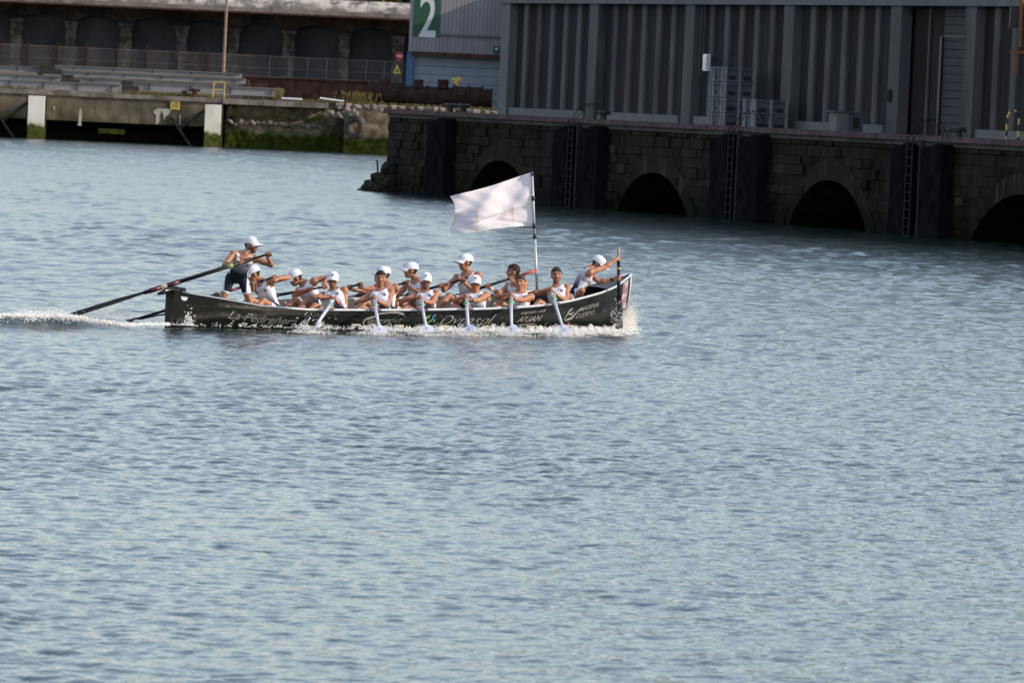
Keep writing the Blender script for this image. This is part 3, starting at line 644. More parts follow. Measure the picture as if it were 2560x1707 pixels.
# masonry blocks, nearest 300 as parts
rg=np.random.default_rng(21); course=[]; z=-.35; row=0; cand=[]
while z<QT-.3:
    h=[.30,.42,.36,.45,.33,.40,.38,.35,.42,.4][row%10]; h=min(h,QT-.27-z); t=-.3*(row%2)
    while t<TE:
        w=rg.uniform(.55,1.25); tc=t+w/2
        if t>=0 and t+w<TE and zlow_(t+.05)<z+.05 and zlow_(t+w-.05)<z+.05 and zlow_(tc)<z+.05: cand.append((t,w,z,h))
        t+=w
    z+=h; row+=1
vis=[c for c in cand if c[0]<rt(2600)[0]]; rest=[c for c in cand if c[0]>=rt(2600)[0]]
vis.sort(key=lambda c:-c[1]*c[3]/(303-.94*c[0])**2); parts,others=vis[:300],vis[300:]+rest
bmesh_=[]
for k in range(5): q=MB(); q.box((0,0,0),(.5,.5,.5),taper=1); bmesh_.append(q.mesh('stone_block',MT['stones'][k]))
rotz=math.atan2(RD[1],RD[0])
for (t,w,z,h) in parts:
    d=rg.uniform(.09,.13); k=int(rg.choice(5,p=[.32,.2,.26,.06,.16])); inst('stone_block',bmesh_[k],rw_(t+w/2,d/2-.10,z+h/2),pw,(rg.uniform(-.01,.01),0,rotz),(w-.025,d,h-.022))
m=MB()
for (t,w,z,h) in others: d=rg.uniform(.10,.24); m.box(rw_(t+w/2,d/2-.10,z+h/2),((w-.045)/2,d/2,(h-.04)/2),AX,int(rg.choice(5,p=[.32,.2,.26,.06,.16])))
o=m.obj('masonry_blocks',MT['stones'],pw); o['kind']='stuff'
# arch ring plaster
for a,b,c in arches:
    m=MB(); seg=24; prev=None
    for k in range(seg+1):
        t=a+(b-a)*k/seg; z=zlow_(min(max(t,a+.01),b-.01)); u=2*k/seg-1; e=.8
        q=(t,z,t+u*e*.9,z+e*(1-abs(u)*.55))
        if prev and max(z,prev[1])>-.6:
            p=prev; m.add([rw_(p[0],.03,p[1]),rw_(q[0],.03,q[1]),rw_(q[2],.03,q[3]),rw_(p[2],.03,p[3]),rw_(p[0],-.4,p[1]),rw_(q[0],-.4,q[1])],[(0,1,2,3),(0,4,5,1)])
        prev=q
    m.obj('arch_ring',MT['rwall'],pw)
# deck, kerb, purlin
m=MB(); m.add([rw_(0,-.3,QT-.004),rw_(TE,-.3,QT-.004),rw_(TE,-60,QT-.004),rw_(0,-60,QT-.004)],[(0,1,2,3)]); struct(m,'pier_deck',MT['deck'])
kb=MB(); kb.box((0,0,0),(1.45,.28,.13)); kb=kb.mesh('kerb_stone',MT['concrete']); t=1.5
while t<TE-1: inst('kerb_stone',kb,rw_(t,-.22,QT-.12),pw,(0,0,rotz)); t+=2.94
pl_=MB(); L=7.4; t=0
pk=MB(); pk.box((0,0,0),(3.65,.13,.10)); pk=pk.mesh('edge_rail',MT['purlin'])
while t<TE-6: inst('edge_rail',pk,rw_(t+3.7,.14,QT+.02),pw,(0,rg.uniform(-.002,.002),rotz)); t+=7.34
# rubble at the far corner
rb=empty('rubble_mound',rw_(-1,.5,0),'dark boulder heap at the far corner of the pier','rocks')
rm=[]
for k in range(4):
    q=MB(); r=np.random.default_rng(k+50); q.ell((0,0,0),(.5,.5,.5),nu=8,nv=6); q.v=[tuple(np.array(a_)*r.uniform(.75,1.2)) for a_ in q.v]; rm.append(q.mesh('boulder',MT['rock']))
for k in range(80):
    u=rg.random(); px=925+u*60; hz=(1-abs(u-.85))*1.25*rg.random(); c=onz(px,470,0); p=rw_(1.2-(1-u)*1.6,.0+(1-u)*.85+rg.random()*.25,1.5*u*rg.random()-.12); s=rg.uniform(.35,.6)
    inst('boulder',rm[k%4],p,rb,(rg.random()*3,rg.random()*3,rg.random()*3),(s,s,s*.8))
m=MB(); m.tube([rw_(.3,.55,1.35),rw_(.9,.62,.25)],.04,6); top(m,'mooring_bar',MT['dullsteel'],'pale bar leaning on the boulder heap at the pier corner','bar')
# fenders and ladders
def fend(pa,pb,ptop,label,prot=.55):
    t0=rt(pa,400,prot)[0]; t1=rt(pb,400,prot)[0]
    if t1-t0<.6: t1=t0+.6
    t1c=t1; zt=min(rt((pa+pb)/2,ptop,prot)[1],QT-.15)
    o=empty('pier_fender',rw_((t0+t1)/2,.2,0),label,'fender','black upright pier fenders')
    tw=(t1-t0); m=MB(); a,b=t0,t1
    m.add([rw_(a,.0,-.8),rw_(b,.0,-.8),rw_(b,prot,-.8),rw_(a,prot,-.8),rw_(a,.0,zt),rw_(b,.0,zt),rw_(b,prot,zt-.06),rw_(a,prot,zt-.22)],[(3,2,1,0),(4,5,6,7),(0,1,5,4),(1,2,6,5),(2,3,7,6),(3,0,4,7)]); m.obj('fender_board',MT['fender'],o)
    for tt in (a-.09,b+.02): m=MB(); m.bb((0,0,0),(0,0,0)) if 0 else m.box(rw_(tt+.035,prot*.5,zt/2-.5),(.035,prot*.5,zt/2+.3),AX); m.obj('side_channel',MT['fender'],o)
fend(1066,1108,291,'single black fender near the far end of the pier')
trip=((1382,1411,312,1447,1489,1440,1452,1474,'first'),(1777,1812,333,1850,1893,1842,1824,1838,'second'),(2229,2259,356,2305,2350,2299,2272,2292,'third'))
nm={'first':('behind the flagpole','left one','right one'),'second':('below the grey crates','left one','right one'),'third':('below the tall roller door','left one','right one')}
for (a,b,pt,c,d,gl,la,lb,k) in trip:
    fend(a,b,pt,'black fender of the pair %s, %s'%nm[k][:2]); fend(c,d,pt+2,'black fender of the pair %s, %s'%(nm[k][0],nm[k][2]))
    tl=rt(gl-3,400,.3)[0]-.35; o=empty('ladder',rw_(tl,.2,-.5),'iron ladder between the fender pair %s'%nm[k][0],'ladder','pier ladders')
    tl0=rt(b+7,400,.5)[0]; lo_f=.5
    for tt in (tl0,tl0+.5): m=MB(); m.tube([rw_(tt,.5,-.6),rw_(tt,.5,QT+.05)],.03,6); m.obj('stile',MT['dullsteel'],o)
    rgm=MB(); rgm.tube([(-.25,0,0),(.25,0,0)],.018,5); rgm=rgm.mesh('rung',MT['dullsteel'])
    z=-.3
    while z<QT: inst('rung',rgm,rw_(tl0+.25,.5,z),o,(0,0,rotz)); z+=.31
    m=MB(); tt=rt(gl,400,.5)[0]; m.box(rw_(tt,.42,1.35),(.05,.09,2.1),AX); top(m,'guide_post',MT['dullsteel'],'pale steel guide strip beside the ladder %s'%nm[k][0],'post','pale guide strips')
    m=MB(); q=[rw_(tl0,.45,QT),rw_(tl0,.0,QT+.6),rw_(tl0,-.45,QT+.75),rw_(tl0,-.9,QT+.1)]; m.tube(q,.014,6); m.tube([p+RD*.5 for p in q],.014,6); top(m,'ladder_handrail',MT['fender'],'dark hooped handrail at the ladder top %s'%nm[k][0],'handrail')
# bollards on the pier
for px,lab in ((1124,'left dark bollard of the two at the far end of the pier'),(1156,'right dark bollard of the two at the far end of the pier'),(1507,'dark bollard before the warehouse, left of the crates'),(2396,'dark bollard before the tall roller door')):
    t=rt(px,300,-.6)[0]; bollard(rw_(t,-.6,QT),.48,.21,lab)
# ---- warehouse
WO=-3.0; TW0=rt(1252,280,WO)[0]; ZB=7.9+.0
zbeam=rt(1300,10,WO)[1]
wh=empty('warehouse',rw_(TW0,WO,QT),'long concrete warehouse with ribbed wall panels and roller door on the pier','warehouse')
def wbox(t0,t1,o0,o1,z0,z1,name,mt,par=None):
    m=MB(); m.box(rw_((t0+t1)/2,(o0+o1)/2,(z0+z1)/2),((t1-t0)/2,(o1-o0)/2,(z1-z0)/2),AX); return m.obj(name,mt,par if par is not None else wh)
posts=[rt(q,150,WO+.3)[0] for q in (1262,1482,1722,1970,2238,2424)]; bay=posts[3]-posts[2]; posts+= [posts[5]+bay,posts[5]+2*bay]
TWE=posts[-1]
for i,p in enumerate(posts): wbox(p-.5,p+.5,WO-.1,WO+.34,QT,zbeam,'post',MT['conclight'] if i==0 else MT['concrete'])
t=posts[0]-.5; 
for i in range(len(posts)-1): wbox(posts[i]-.5+.01,posts[i+1]-.5-.01,WO-.3,WO+.42,zbeam+.002,zbeam+.55,'beam',MT['conclight']); wbox(posts[i]-.5+.01,posts[i+1]-.5-.01,WO-.3,WO+.2,zbeam+.56,zbeam+1.5,'upper_panel',MT['concrete'])
m=MB(); m.box(rw_((posts[0]+TWE)/2-.2,WO-13,(QT+zbeam+1.5)/2),((TWE-posts[0])/2,12.6,(zbeam+1.5-QT)/2),AX); m.obj('warehouse_body',MT['concrete'],wh)
m=MB(); a,b=posts[0]-1,TWE+1; z0=zbeam+1.6; m.add([rw_(a,WO+.8,z0),rw_(b,WO+.8,z0),rw_(b,WO-26,z0),rw_(a,WO-26,z0),rw_(a,WO-13,z0+.7),rw_(b,WO-13,z0+.7)],[(0,1,5,4),(3,4,5,2),(0,4,3),(1,2,5),(0,3,2,1)]); m.obj('roof',MT['concrete'],wh)
for i in range(len(posts)-1):
    if i==4: continue
    a,b=posts[i]+.5,posts[i+1]-.5; n=6; w=(b-a)/n
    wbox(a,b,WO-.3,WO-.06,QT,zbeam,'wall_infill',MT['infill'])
    wbox(a+.35,b-.35,WO-.05,WO+.33,QT+.0,QT+.42,'sill',MT['conclight'])
    for k in range(n):
        m=MB(); t0=a+w*k+w*.60; t1=a+w*(k+1)-.02; z0,z1=QT+.43,zbeam-.01; ch=.2
        pr=[(t0,WO-.05),(t1,WO-.05),(t1,WO+.07),(t1-.07,WO+.11),(t0+ch,WO+.11)]
        nn=5; m.add([rw_(p_,o_,z0) for p_,o_ in pr]+[rw_(p_,o_,z1) for p_,o_ in pr],[(j,(j+1)%nn,(j+1)%nn+nn,j+nn) for j in range(nn)]+[tuple(range(nn,2*nn)),tuple(reversed(range(nn)))])
        m.obj('wall_rib',MT['concrete'],wh)
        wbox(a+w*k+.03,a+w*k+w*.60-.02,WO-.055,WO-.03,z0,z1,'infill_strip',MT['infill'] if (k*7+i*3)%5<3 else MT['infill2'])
# roller door bay
a,b=posts[4]+.5,posts[5]-.5; ta=rt(2290,200,WO)[0]; tb=rt(2330,200,WO)[0]
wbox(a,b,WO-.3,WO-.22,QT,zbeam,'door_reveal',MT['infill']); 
z=QT; dz=.30
while z<zbeam-.05:
    wbox(a+ (b-a)*.50,b-.05,WO-.20,WO-.15,z+.012,min(z+dz,zbeam)-.012,'shutter_slat',MT['shutter2']); z+=dz
wbox(a+(b-a)*.47,a+(b-a)*.50,WO-.2,WO-.06,QT,zbeam-1.1,'door_frame',MT['black']); wbox(a+(b-a)*.26,a+(b-a)*.28,WO-.2,WO-.12,QT,zbeam,'door_guide',MT['concrete'])
wbox(a+(b-a)*.50,b-.1,WO-.14,WO-.10,zbeam-1.13,zbeam-1.07,'door_head',MT['black'])
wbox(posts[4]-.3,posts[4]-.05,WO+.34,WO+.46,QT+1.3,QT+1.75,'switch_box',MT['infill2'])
# white box on the wall
t=rt(1768,155,WO+.3)[0]; z1=rt(1768,136,WO+.3)[1]; z0=rt(1768,178,WO+.3)[1]
m=MB(); m.box(rw_(t,WO+.32,(z0+z1)/2),(.2,.08,(z1-z0)/2),AX); m.box(rw_(t,WO+.415,(z0+z1)/2),(.16,.015,(z1-z0)/2-.06),AX); top(m,'wall_cabinet',MT['white'],'small white cabinet fixed high on the warehouse wall','cabinet')
m=MB(); m.tube([rw_(t-.9,WO+.25,z0-.3),rw_(t-.9,WO+.25,zbeam)],.03,5); m.tube([rw_(t-.6,WO+.25,z0-.25),rw_(t-.6,WO+.25,zbeam)],.03,5); top(m,'conduit',MT['crate'],'thin twin conduit running up the wall by the white cabinet','pipe')
# crates
def crate(t0,t1,o0,o1,z0,z1,label):
    o=empty('metal_crate',rw_((t0+t1)/2,(o0+o1)/2,z0),label,'crate','grey metal crates before the warehouse')
    c=rw_((t0+t1)/2,(o0+o1)/2,(z0+z1)/2); h=((t1-t0)/2,(o1-o0)/2,(z1-z0)/2-.015)
    m=MB(); m.box(c,(h[0]-.05,h[1]-.05,h[2]-.03),AX); m.obj('crate_body',MT['crate'],o)
    e=.045
    for s in (-1,1):
        for u in (-1,1):
            m=MB(); m.box(c+RD*(h[0]-e)*s+RN*(h[1]-e)*u,(e,e,h[2]),AX); m.obj('corner_post',MT['beam'],o)
        m=MB(); m.box(c+ZV*(h[2]-e)*s,(h[0]-.002,h[1]-.002,e),AX); m.obj('frame',MT['crate'],o)
    for k in (-.5,.5): # dark handling slots, camera side and water side
        m=MB(); m.box(c+RD*(h[0]-.03)+RN*h[1]*k-ZV*h[2]*.45,(.03,h[1]*.23,h[2]*.28),AX); m.obj('slot',MT['black'],o)
        m=MB(); m.box(c+RN*(h[1]-.03)+RD*h[0]*k-ZV*h[2]*.45,(h[0]*.16,.03,h[2]*.28),AX); m.obj('slot',MT['black'],o)
        m=MB(); m.box(c+RN*(h[1]-.02)+RD*h[0]*k*1.2,(.05,.022,h[2]),AX); m.obj('frame',MT['beam'],o)
    m=MB(); m.box(c+RD*(h[0]-.02),(.022,.05,h[2]),AX); m.obj('frame',MT['beam'],o)
ta,_=rt(1776,250,-.9); tb=rt(1806,250,-.9)[0]; hh=.60
for k in range(4): crate(ta,tb+.3,-2.1,-.85,QT+k*hh,QT+(k+1)*hh,'grey metal crate, %s of the taller stack of four'%('bottom','second from bottom','third from bottom','topmost')[k])
ta2=rt(1856,280,-.8)[0]; tb2=rt(1880,280,-.8)[0]
for k in range(2): crate(ta2,tb2+.2,-2.2,-.8,QT+k*.60,QT+(k+1)*.60,'grey metal crate, %s of the low stack of two right of the tall stack'%('lower','upper')[k])
# electrical box
t=rt(2100,300,-.9)[0]; c=empty('power_cabinet',rw_(t,-.9,QT),'pale grey power cabinet with open frame standing on the pier edge','cabinet')
m=MB(); m.box(rw_(t,-.85,QT+.42),(.38,.25,.40),AX); m.obj('cabinet_door',MT['conclight'],c)
m=MB(); m.box(rw_(t+.02,-1.4,QT+.42),(.36,.28,.38),AX); m.obj('cabinet_side',MT['crate'],c); m=MB(); m.box(rw_(t+.385,-1.4,QT+.45),(.012,.14,.2),AX); m.obj('vent',MT['black'],c)
m=MB(); m.box(rw_(t,-1.1,QT+.84),(.42,.62,.03),AX); m.obj('cabinet_top',MT['crate'],c)
# striped hoop barrier
hb=empty('hoop_barrier',onY(2535,345,240),'yellow and black striped hoop barrier at the right edge','barrier')
pts=[]
tA=rt(2521,300,-.5)[0]
lo_=rw_(tA,-.5,QT); pl0=onplane(2521,345,rw_(tA,-.5,0),RD); 
base=rw_(tA,-.45,QT); right=np.array([1,0,0]); ww=.42; H_=1.1
path=[base]+[base+ZV*q for q in (.22,.44,.66,.88)]+[base+ZV*(H_-.0)+right*.1,base+ZV*(H_+.05)+right*ww/2,base+ZV*H_+right*(ww-.1)]+[base+right*ww+ZV*q for q in (.88,.66,.44,.22,0)]
for i in range(len(path)-1):
    m=MB(); m.tube([path[i],path[i+1]],.042,8); m.obj('stripe',MT['yellow'] if i%2==0 else MT['black'],hb)
# crane leg fragments at right edge
cr_=empty('crane_leg',onY(2556,100,238),'orange brown crane leg fragment cut by the right edge','crane')
Yc=239.
m=MB(); a=onY(2556,-60,Yc); b=onY(2550,118,Yc); m.tube([a,b],.07,8); m.obj('leg',MT['craneorange'],cr_)
a=onY(2528,131,Yc); b=onY(2600,136,Yc); m=MB(); m.bb((a[0],Yc-.1,a[2]-.04),(b[0],Yc+.3,a[2]+.05)); m.obj('bracket',MT['craneorange'],cr_)
a=onY(2540,136,Yc); b=onY(2539,190,Yc); m=MB(); m.tube([a,(a+b)/2,b],[.085,.1,.07],8); m.obj('hydraulic_cylinder',MT['craneorange'],cr_)
m=MB(); a=onY(2560,120,Yc-.1); b=onY(2556,345,Yc-.1); m.tube([a+(.3,0,0),b+(.35,0,0)],.05,6); m.obj('strut',MT['craneorange'],cr_)
m=MB(); a=onY(2526,18,Yc+.5); b=onY(2552,70,Yc+.5); m.bb((a[0],Yc+.3,b[2]),(b[0],Yc+.7,a[2])); m.bb((a[0]+.04,Yc+.26,b[2]+.05),(b[0]-.04,Yc+.3,a[2]-.05)); m.obj('floodlight',MT['black'],cr_)
# ================================================================== BOAT
boat=empty('rowing_boat',bw((0,0,0)),'long glossy black racing rowing boat with white rail crewed by rowers','rowing boat')
XS=np.concatenate([np.linspace(0,1,8),np.linspace(1.25,11,40),np.linspace(11.1,12,14)])
VS=[0,.04,.1,.2,.32,.45,.58,.7,.8,.9,.96,1]
def shell(off,v1,name,mt,x0=0,x1=12,zoff=0,flip=False,smooth=True):
    m=MB(); vs=[]; xs=[x for x in XS if x0<=x<=x1]
    for x in xs:
        row=[hull(x,v*v1,-1,off) for v in VS]+[hull(x,v*v1,1,off) for v in reversed(VS)]
        vs+= [bw(p+np.array([0,0,zoff])) for p in row]
    n=2*len(VS); f=[(i*n+j,i*n+j+1,(i+1)*n+j+1,(i+1)*n+j) for i in range(len(xs)-1) for j in range(n-1)]
    if flip: f=[tuple(reversed(q)) for q in f]
    m.add(vs,f); return m
hm=shell(0,1,'hull',MT['hull']); n=2*len(VS)
# stern post and stem closure
hm.add([hm.v[i] for i in range(n)],[tuple(range(n))]); k=len(XS)-1; hm.add([hm.v[k*n+i] for i in range(n)],[tuple(reversed(range(n)))])
hullo=hm.obj('hull',MT['hull'],boat,True)
shell(-.03,.72,'inner',MT['beige'],1.6,9.9,0,True).obj('inner_lining',MT['beige'],boat,True)
shell(-.03,.72,'inner',MT['dark'],9.9,11.8,0,True).obj('bow_lining',MT['dark'],boat,True)
shell(-.03,.72,'inner',MT['dark'],.15,1.6,0,True).obj('stern_lining',MT['dark'],boat,True)
m=MB(); vs=[]; xs=np.linspace(.2,11.8,40)
for x in xs:
    b=max(hB(x)*.86-.03,.01); z=max(.0,hZ(x)-.42)+.02; vs+=[bw((x,-b,z)),bw((x,b,z))]
m.add(vs,[(2*i,2*i+1,2*i+3,2*i+2) for i in range(39)]); m.obj('floor',MT['beige'],boat)
for s in (-1,1):
    for x0_,x1_,mt_ in ((0,2.3,'railgrey'),(2.25,12.1,'rail')):
        pts=[bw(hull(x,0,s,.012)+np.array([0,0,.012])) for x in XS[1:] if x0_<=x<=x1_]; m=MB(); m.tube(pts,.021,8); m.obj('rail',MT[mt_],boat,True)
# stern cap with the little overhanging beak, stern deck and bow deck
m=MB(); m.tube([bw((.35,0,.60)),bw((.05,0,.63)),bw((-.12,0,.60)),bw((-.30,0,.55))],[.07,.07,.05,.02],8,flat=.5); m.obj('stern_beak',MT['hull'],boat,True)
def deck(x0,x1,name,mt,dz):
    xs=np.linspace(x0,x1,10); m=MB(); vs=[]
    for x in xs: b=max(hB(x)-.02,.01); vs+=[bw((x,-b,hZ(x)-.01)),bw((x,0,hZ(x)+dz)),bw((x,b,hZ(x)-.01))]
    m.add(vs,[(3*i+j,3*i+j+1,3*i+4+j,3*i+3+j) for i in range(9) for j in (0,1)]); m.obj(name,mt,boat,True)
deck(0,.85,'stern_deck',MT['hull'],.01); deck(11.15,12,'bow_deck',MT['crate'],.0)
m=MB(); m.tube([bw((12.0,0,1.06)),bw((12.02,0,.8)),bw((11.98,0,.3)),bw((11.9,0,-.2))],[.035,.03,.025,.02],8); m.obj('stem_post',MT['rail'],boat,True)
# towing hole plate near the stern
x,v=px_on_hull(449,746); m=MB(); c=bw(hull(x,v,-1,.008)); ex=nrm(bw(hull(x+.1,v))-bw(hull(x,v))); ez=nrm(bw(hull(x,v-.1))-bw(hull(x,v)))
m.add([c-ex*.07+ez*.03,c+ex*.07+ez*.03,c+ex*.055-ez*.02,c-ez*.04,c-ex*.055-ez*.02],[(0,1,2,3,4)]); m.obj('pale_patch',MT['oarwhite'],boat)
# benches
near_px=[821,935,1052,1164,1275,1382]
pinx=[bpl(px,768,-.84)[0] for px in near_px]; pinx=[bpl(px,766,-hB(xx))[0] for px,xx in zip(near_px,pinx)]
for xx in pinx:
    xb_=xx+.72; b=hB(xb_)-.05; m=MB(); m.box(bw((xb_,0,.13)),(.11,b,.015),BM.T); m.obj('bench',MT['beige'],boat)
    m=MB(); m.box(bw((xb_-.75,0,.12)),(.03,b*.9,.06),BM.T); m.obj('foot_stretcher',MT['dark'],boat)
# bow stickers
def hullquad(pts,name,mt,off=.01,side=-1):
    m=MB(); m.add([bw(hull(x,v,side,off)) for x,v in pts],[tuple(range(len(pts)))]); return m.obj(name,mt,boat)
MT['stpink']=mat('sticker_pale',(.36,.32,.34),None,rough=.4); MT['stred']=mat('sticker_red',(.26,.06,.08),None,rough=.4); MT['stblue']=mat('badge_blue',(.1,.12,.3),None,rough=.4)
m=MB(); vs=[]
for i in range(9):
    for j in range(9): vs.append(bw(hull(11.66+.22*i/8,.03+.40*j/8,-1,.008)))
m.add(vs,[(i*9+j,i*9+j+1,(i+1)*9+j+1,(i+1)*9+j) for i in range(8) for j in range(8)]); m.obj('bow_sticker',MT['stpink'],boat)
for (x0,x1,v0,v1,mt) in ((11.68,11.74,.05,.2,'stred'),(11.78,11.85,.12,.22,'stred'),(11.68,11.76,.28,.40,'stred'),(11.8,11.86,.26,.36,'stred')):
    hullquad([(x0,v0),(x1,v0),(x1,v1),(x0,v1)],'sticker_mark',MT[mt],.013)
# lettering wrapped on the hull
def hulltext(body,pA,pB,hpx,name,mt='letters',shear=0,bold=0,nudge=0,space=1):
    """pA,pB photo points of the baseline's two ends; hpx capital height in photo px"""
    me=textmesh(body,1,shear,'LEFT',bold,space); v=np.array([q.co[:] for q in me.vertices]); f=[tuple(p.vertices) for p in me.polygons]; bpy.data.meshes.remove(me)
    xa_,va_=px_on_hull(*pA); xb_,vb_=px_on_hull(*pB); x0,x1=v[:,0].min(),v[:,0].max()
    xm=(xa_+xb_)/2; span=hZ(xm)-hK(xm); hv=hpx/143./.72/span
    m=MB(); P_=[]
    for q in v:
        u=(q[0]-x0)/(x1-x0); P_.append(bw(hull(xa_+(xb_-xa_)*u,max(.01,va_+(vb_-va_)*u-q[1]*hv),-1,.012)))
    m.add(P_,f); return m.obj(name,MT[mt],boat)
hulltext('La Pedreñera',(566,794),(738,812),20,'name_lettering',shear=.35)
hulltext('ERGYSPORT',(917,808),(1003,808),10,'sponsor_lettering',shear=.3,bold=.012)
hulltext('Dynasol',(1095,813),(1232,812),28,'sponsor_lettering',shear=.45,space=1.02)
hulltext('ventanas',(1300,787),(1362,779),9,'sponsor_lettering',shear=.3,bold=.01)
hulltext('ARSAN',(1288,806),(1350,800),15,'sponsor_lettering',shear=.4,bold=.03)
hulltext('MARINA',(1446,779),(1496,765),13,'sponsor_lettering',shear=.25,bold=.01)
hulltext('CUDEYO',(1436,796),(1484,784),12,'sponsor_lettering',shear=.25,bold=.01)
def hullstroke(pts,w,name,mt='letters'):
    q=[px_on_hull(*p) for p in pts]; m=MB(); W=[w]*len(pts) if np.isscalar(w) else w; vs=[]
    P_=[bw(hull(x,v,-1,.012)) for x,v in q]
    for i,p in enumerate(P_):
        d=nrm(P_[min(i+1,len(P_)-1)]-P_[max(i-1,0)]); nn=nrm(np.cross(d,np.array([math.sin(PSI),-math.cos(PSI),0]))); vs+=[p+nn*W[i],p-nn*W[i]]
    m.add(vs,[(2*i,2*i+1,2*i+3,2*i+2) for i in range(len(P_)-1)]); return m.obj(name,MT[mt],boat)
hullstroke(cr(720,640,7.127,[(2090,1090),(2050,1040),(1950,1012),(1800,1003),(1650,1030),(1500,1080),(1400,1130),(1340,1190),(1330,1230),(1370,1262),(1460,1282)]),[.004,.02,.016,.012,.014,.016,.02,.024,.02,.014,.004],'swoosh')
hullstroke([(1407,799),(1424,778),(1431,770)],[.006,.02,.008],'sail_logo'); hullstroke([(1410,800),(1428,795),(1437,783),(1447,772)],[.012,.02,.014,.005],'sail_logo'); hullstroke([(1418,784),(1428,786),(1434,780)],[.01,.018,.006],'sail_logo')
hullstroke([(1286,812),(1310,811),(1335,808)],.006,'fine_print')
MT['lg']=mat('logo_green',(.08,.25,.04),None,rough=.4); MT['lb']=mat('logo_blue',(.03,.12,.28),None,rough=.4)
for k,(px,py,w,l) in enumerate(((1066,795,.03,.05),(1071,792,.025,.05),(1080,797,.03,.06),(1085,789,.018,.07),(1077,803,.02,.05),(1070,806,.02,.05),(1084,803,.02,.05))):
    hullstroke([(px-l*70,py+4),(px,py),(px+l*70,py-5)],[.003,w,.003],'splash_logo','lb' if k in (2,3) else 'lg')
# tholepins with rope loops
pins=[]
for i,(px,xx) in enumerate(zip(near_px,pinx)):
    b=hB(xx); p=np.array([xx,-b-.02,hZ(xx)+.10]); pins.append(p)
    m=MB(); m.box(bw(p+(0.02,.03,-.085)),(.14,.05,.02),BM.T); m.obj('oarlock_pad',MT['crate'],boat)
    m=MB(); m.tube([bw(p+(.06,.05,-.1)),bw(p+(.06,.05,.10))],.02,6); m.obj('tholepin',MT['rail'],boat)
    m=MB(); m.tube([bw(p+(math.cos(t)*.05+.03,.03+math.sin(t)*.04,.01+.02*math.sin(2*t))) for t in np.linspace(0,6.28,13)],.016,6); m.obj('rope_loop',MT['rope'],boat)
# ------------------------------------------------------------------ oars
def oar(H,T,Bd,label,near=True,name='oar',cat='oar',bands=(),blade=.62,shaft=None,rb=.024,bw_=.10,collar='teal',group=None,width=None,ri=.021):
    """H handle end, T rowlock point, Bd blade tip (world); straight line through H,T,Bd"""
    H,T,Bd=map(np.array,(H,T,Bd)); o=empty(name,T,label,cat,group); d=nrm(Bd-H); L=np.linalg.norm(Bd-H); tp=(T-H)@d
    def pt(s): return H+d*s
    m=MB(); m.tube([pt(.0),pt(.02),pt(.34)],[.015,.019,.019],8); m.obj('grip',MT['grip'] if near else MT['carbon'],o,True)
    mi=MT['oarwhite'] if near else MT['carbon']
    m=MB(); m.tube([pt(.34),pt(tp-.12)],[ri,max(ri,.028)],8); m.obj('inboard_shaft',mi,o,True)
    m=MB(); m.tube([pt(tp-.12),pt(tp-.11),pt(tp+.09),pt(tp+.10)],[.03,.038,.038,.03],10); m.obj('collar',MT[collar],o,True)
    m=MB(); m.tube([pt(tp+.10),pt(L-blade*.9)],[.030,rb],10); m.obj('shaft',mi,o,True)
    for a,b_,c in bands: m=MB(); m.tube([pt(a),pt(b_)],max(.027,ri+.003),10); m.obj('band',MT[c],o,True)
    s=nrm(np.cross(d,(0,0,1))) if width is None else nrm(np.array(width)-d*(np.array(width)@d)); nn=np.cross(s,d)
    prof=[(-blade,.022),(-blade*.85,bw_*.55),(-blade*.6,bw_*.9),(-blade*.15,bw_),(0,bw_*.92)]
    m=MB(); vs=[]
    for a,w_ in prof:
        cu=.02*(1-((a+blade*.5)/(blade*.5))**2); q=pt(L+a)+nn*cu; vs+=[q+s*w_+nn*.012,q+nn*.012*0,q-s*w_+nn*.012,q-s*w_-nn*.004,q-nn*.018,q+s*w_-nn*.004]
    n=6; m.add(vs,[(i*n+j,i*n+(j+1)%n,(i+1)*n+(j+1)%n,(i+1)*n+j) for i in range(4) for j in range(n)]+[tuple(range(n)),tuple(range(5*n-1,4*n-1,-1))])
    bo=m.obj('blade',MT['blade'] if near else MT['carbon'],o)
    if near:
        c=pt(L-blade*.38); m=MB(); 
        for sg in (1,): m.add([c+s*.03*a+d*.045*b_-nn*.024 for a,b_ in ((-1,-1),(1,-1),(.5,1),(-.6,.8))],[(0,1,2,3)])
        m.obj('blade_mark',MT['stred'],bo).location=Vector((0,0,0))
    return dict(H=H,d=d,L=L,T=T)
near_blade=[(781,827,(.7,0,.6)),(950,834,(1,0,.25)),(1068,831,(1,0,.2)),(1172,834,(.5,0,.35)),(1279,834,(1,0,.45)),(1413,838,(.35,.2,.2))]
NEARO=[]
olab=['first white oar from the stern, angled down to the left','second white oar from the stern, under the bare headed dark haired rower','third white oar from the stern, left of the large D lettering','fourth white oar from the stern, crossing the large sponsor lettering','fifth white oar from the stern, right of the large lettering','foremost white oar, slanting down right near the bow']
for i,(p,(bx_,by_,wd)) in enumerate(zip(pins,near_blade)):
    T=bw(p); r=nrm(ray(bx_,by_)); oc=T-CC; s=oc@r; dd=np.linalg.norm(oc-r*s); Lo=2.75; tt=s-math.sqrt(max(0,Lo**2-dd**2)); Bd=CC+r*tt
    d=nrm(Bd-T); H=T-d*.86
    NEARO.append(oar(H,T,Bd,olab[i],True,group='white oars on the near side',width=wd,blade=.8,bw_=.125))
FAR_H=[((694,711),(544,742)),((818,716),(680,742)),((905,732),(795,744)),((1020,742),(905,747)),((1176,725),(1030,742)),((1346,698),(1170,731))]
FARO=[]; fy=[.12,.15,.3,.28,.15,.1]
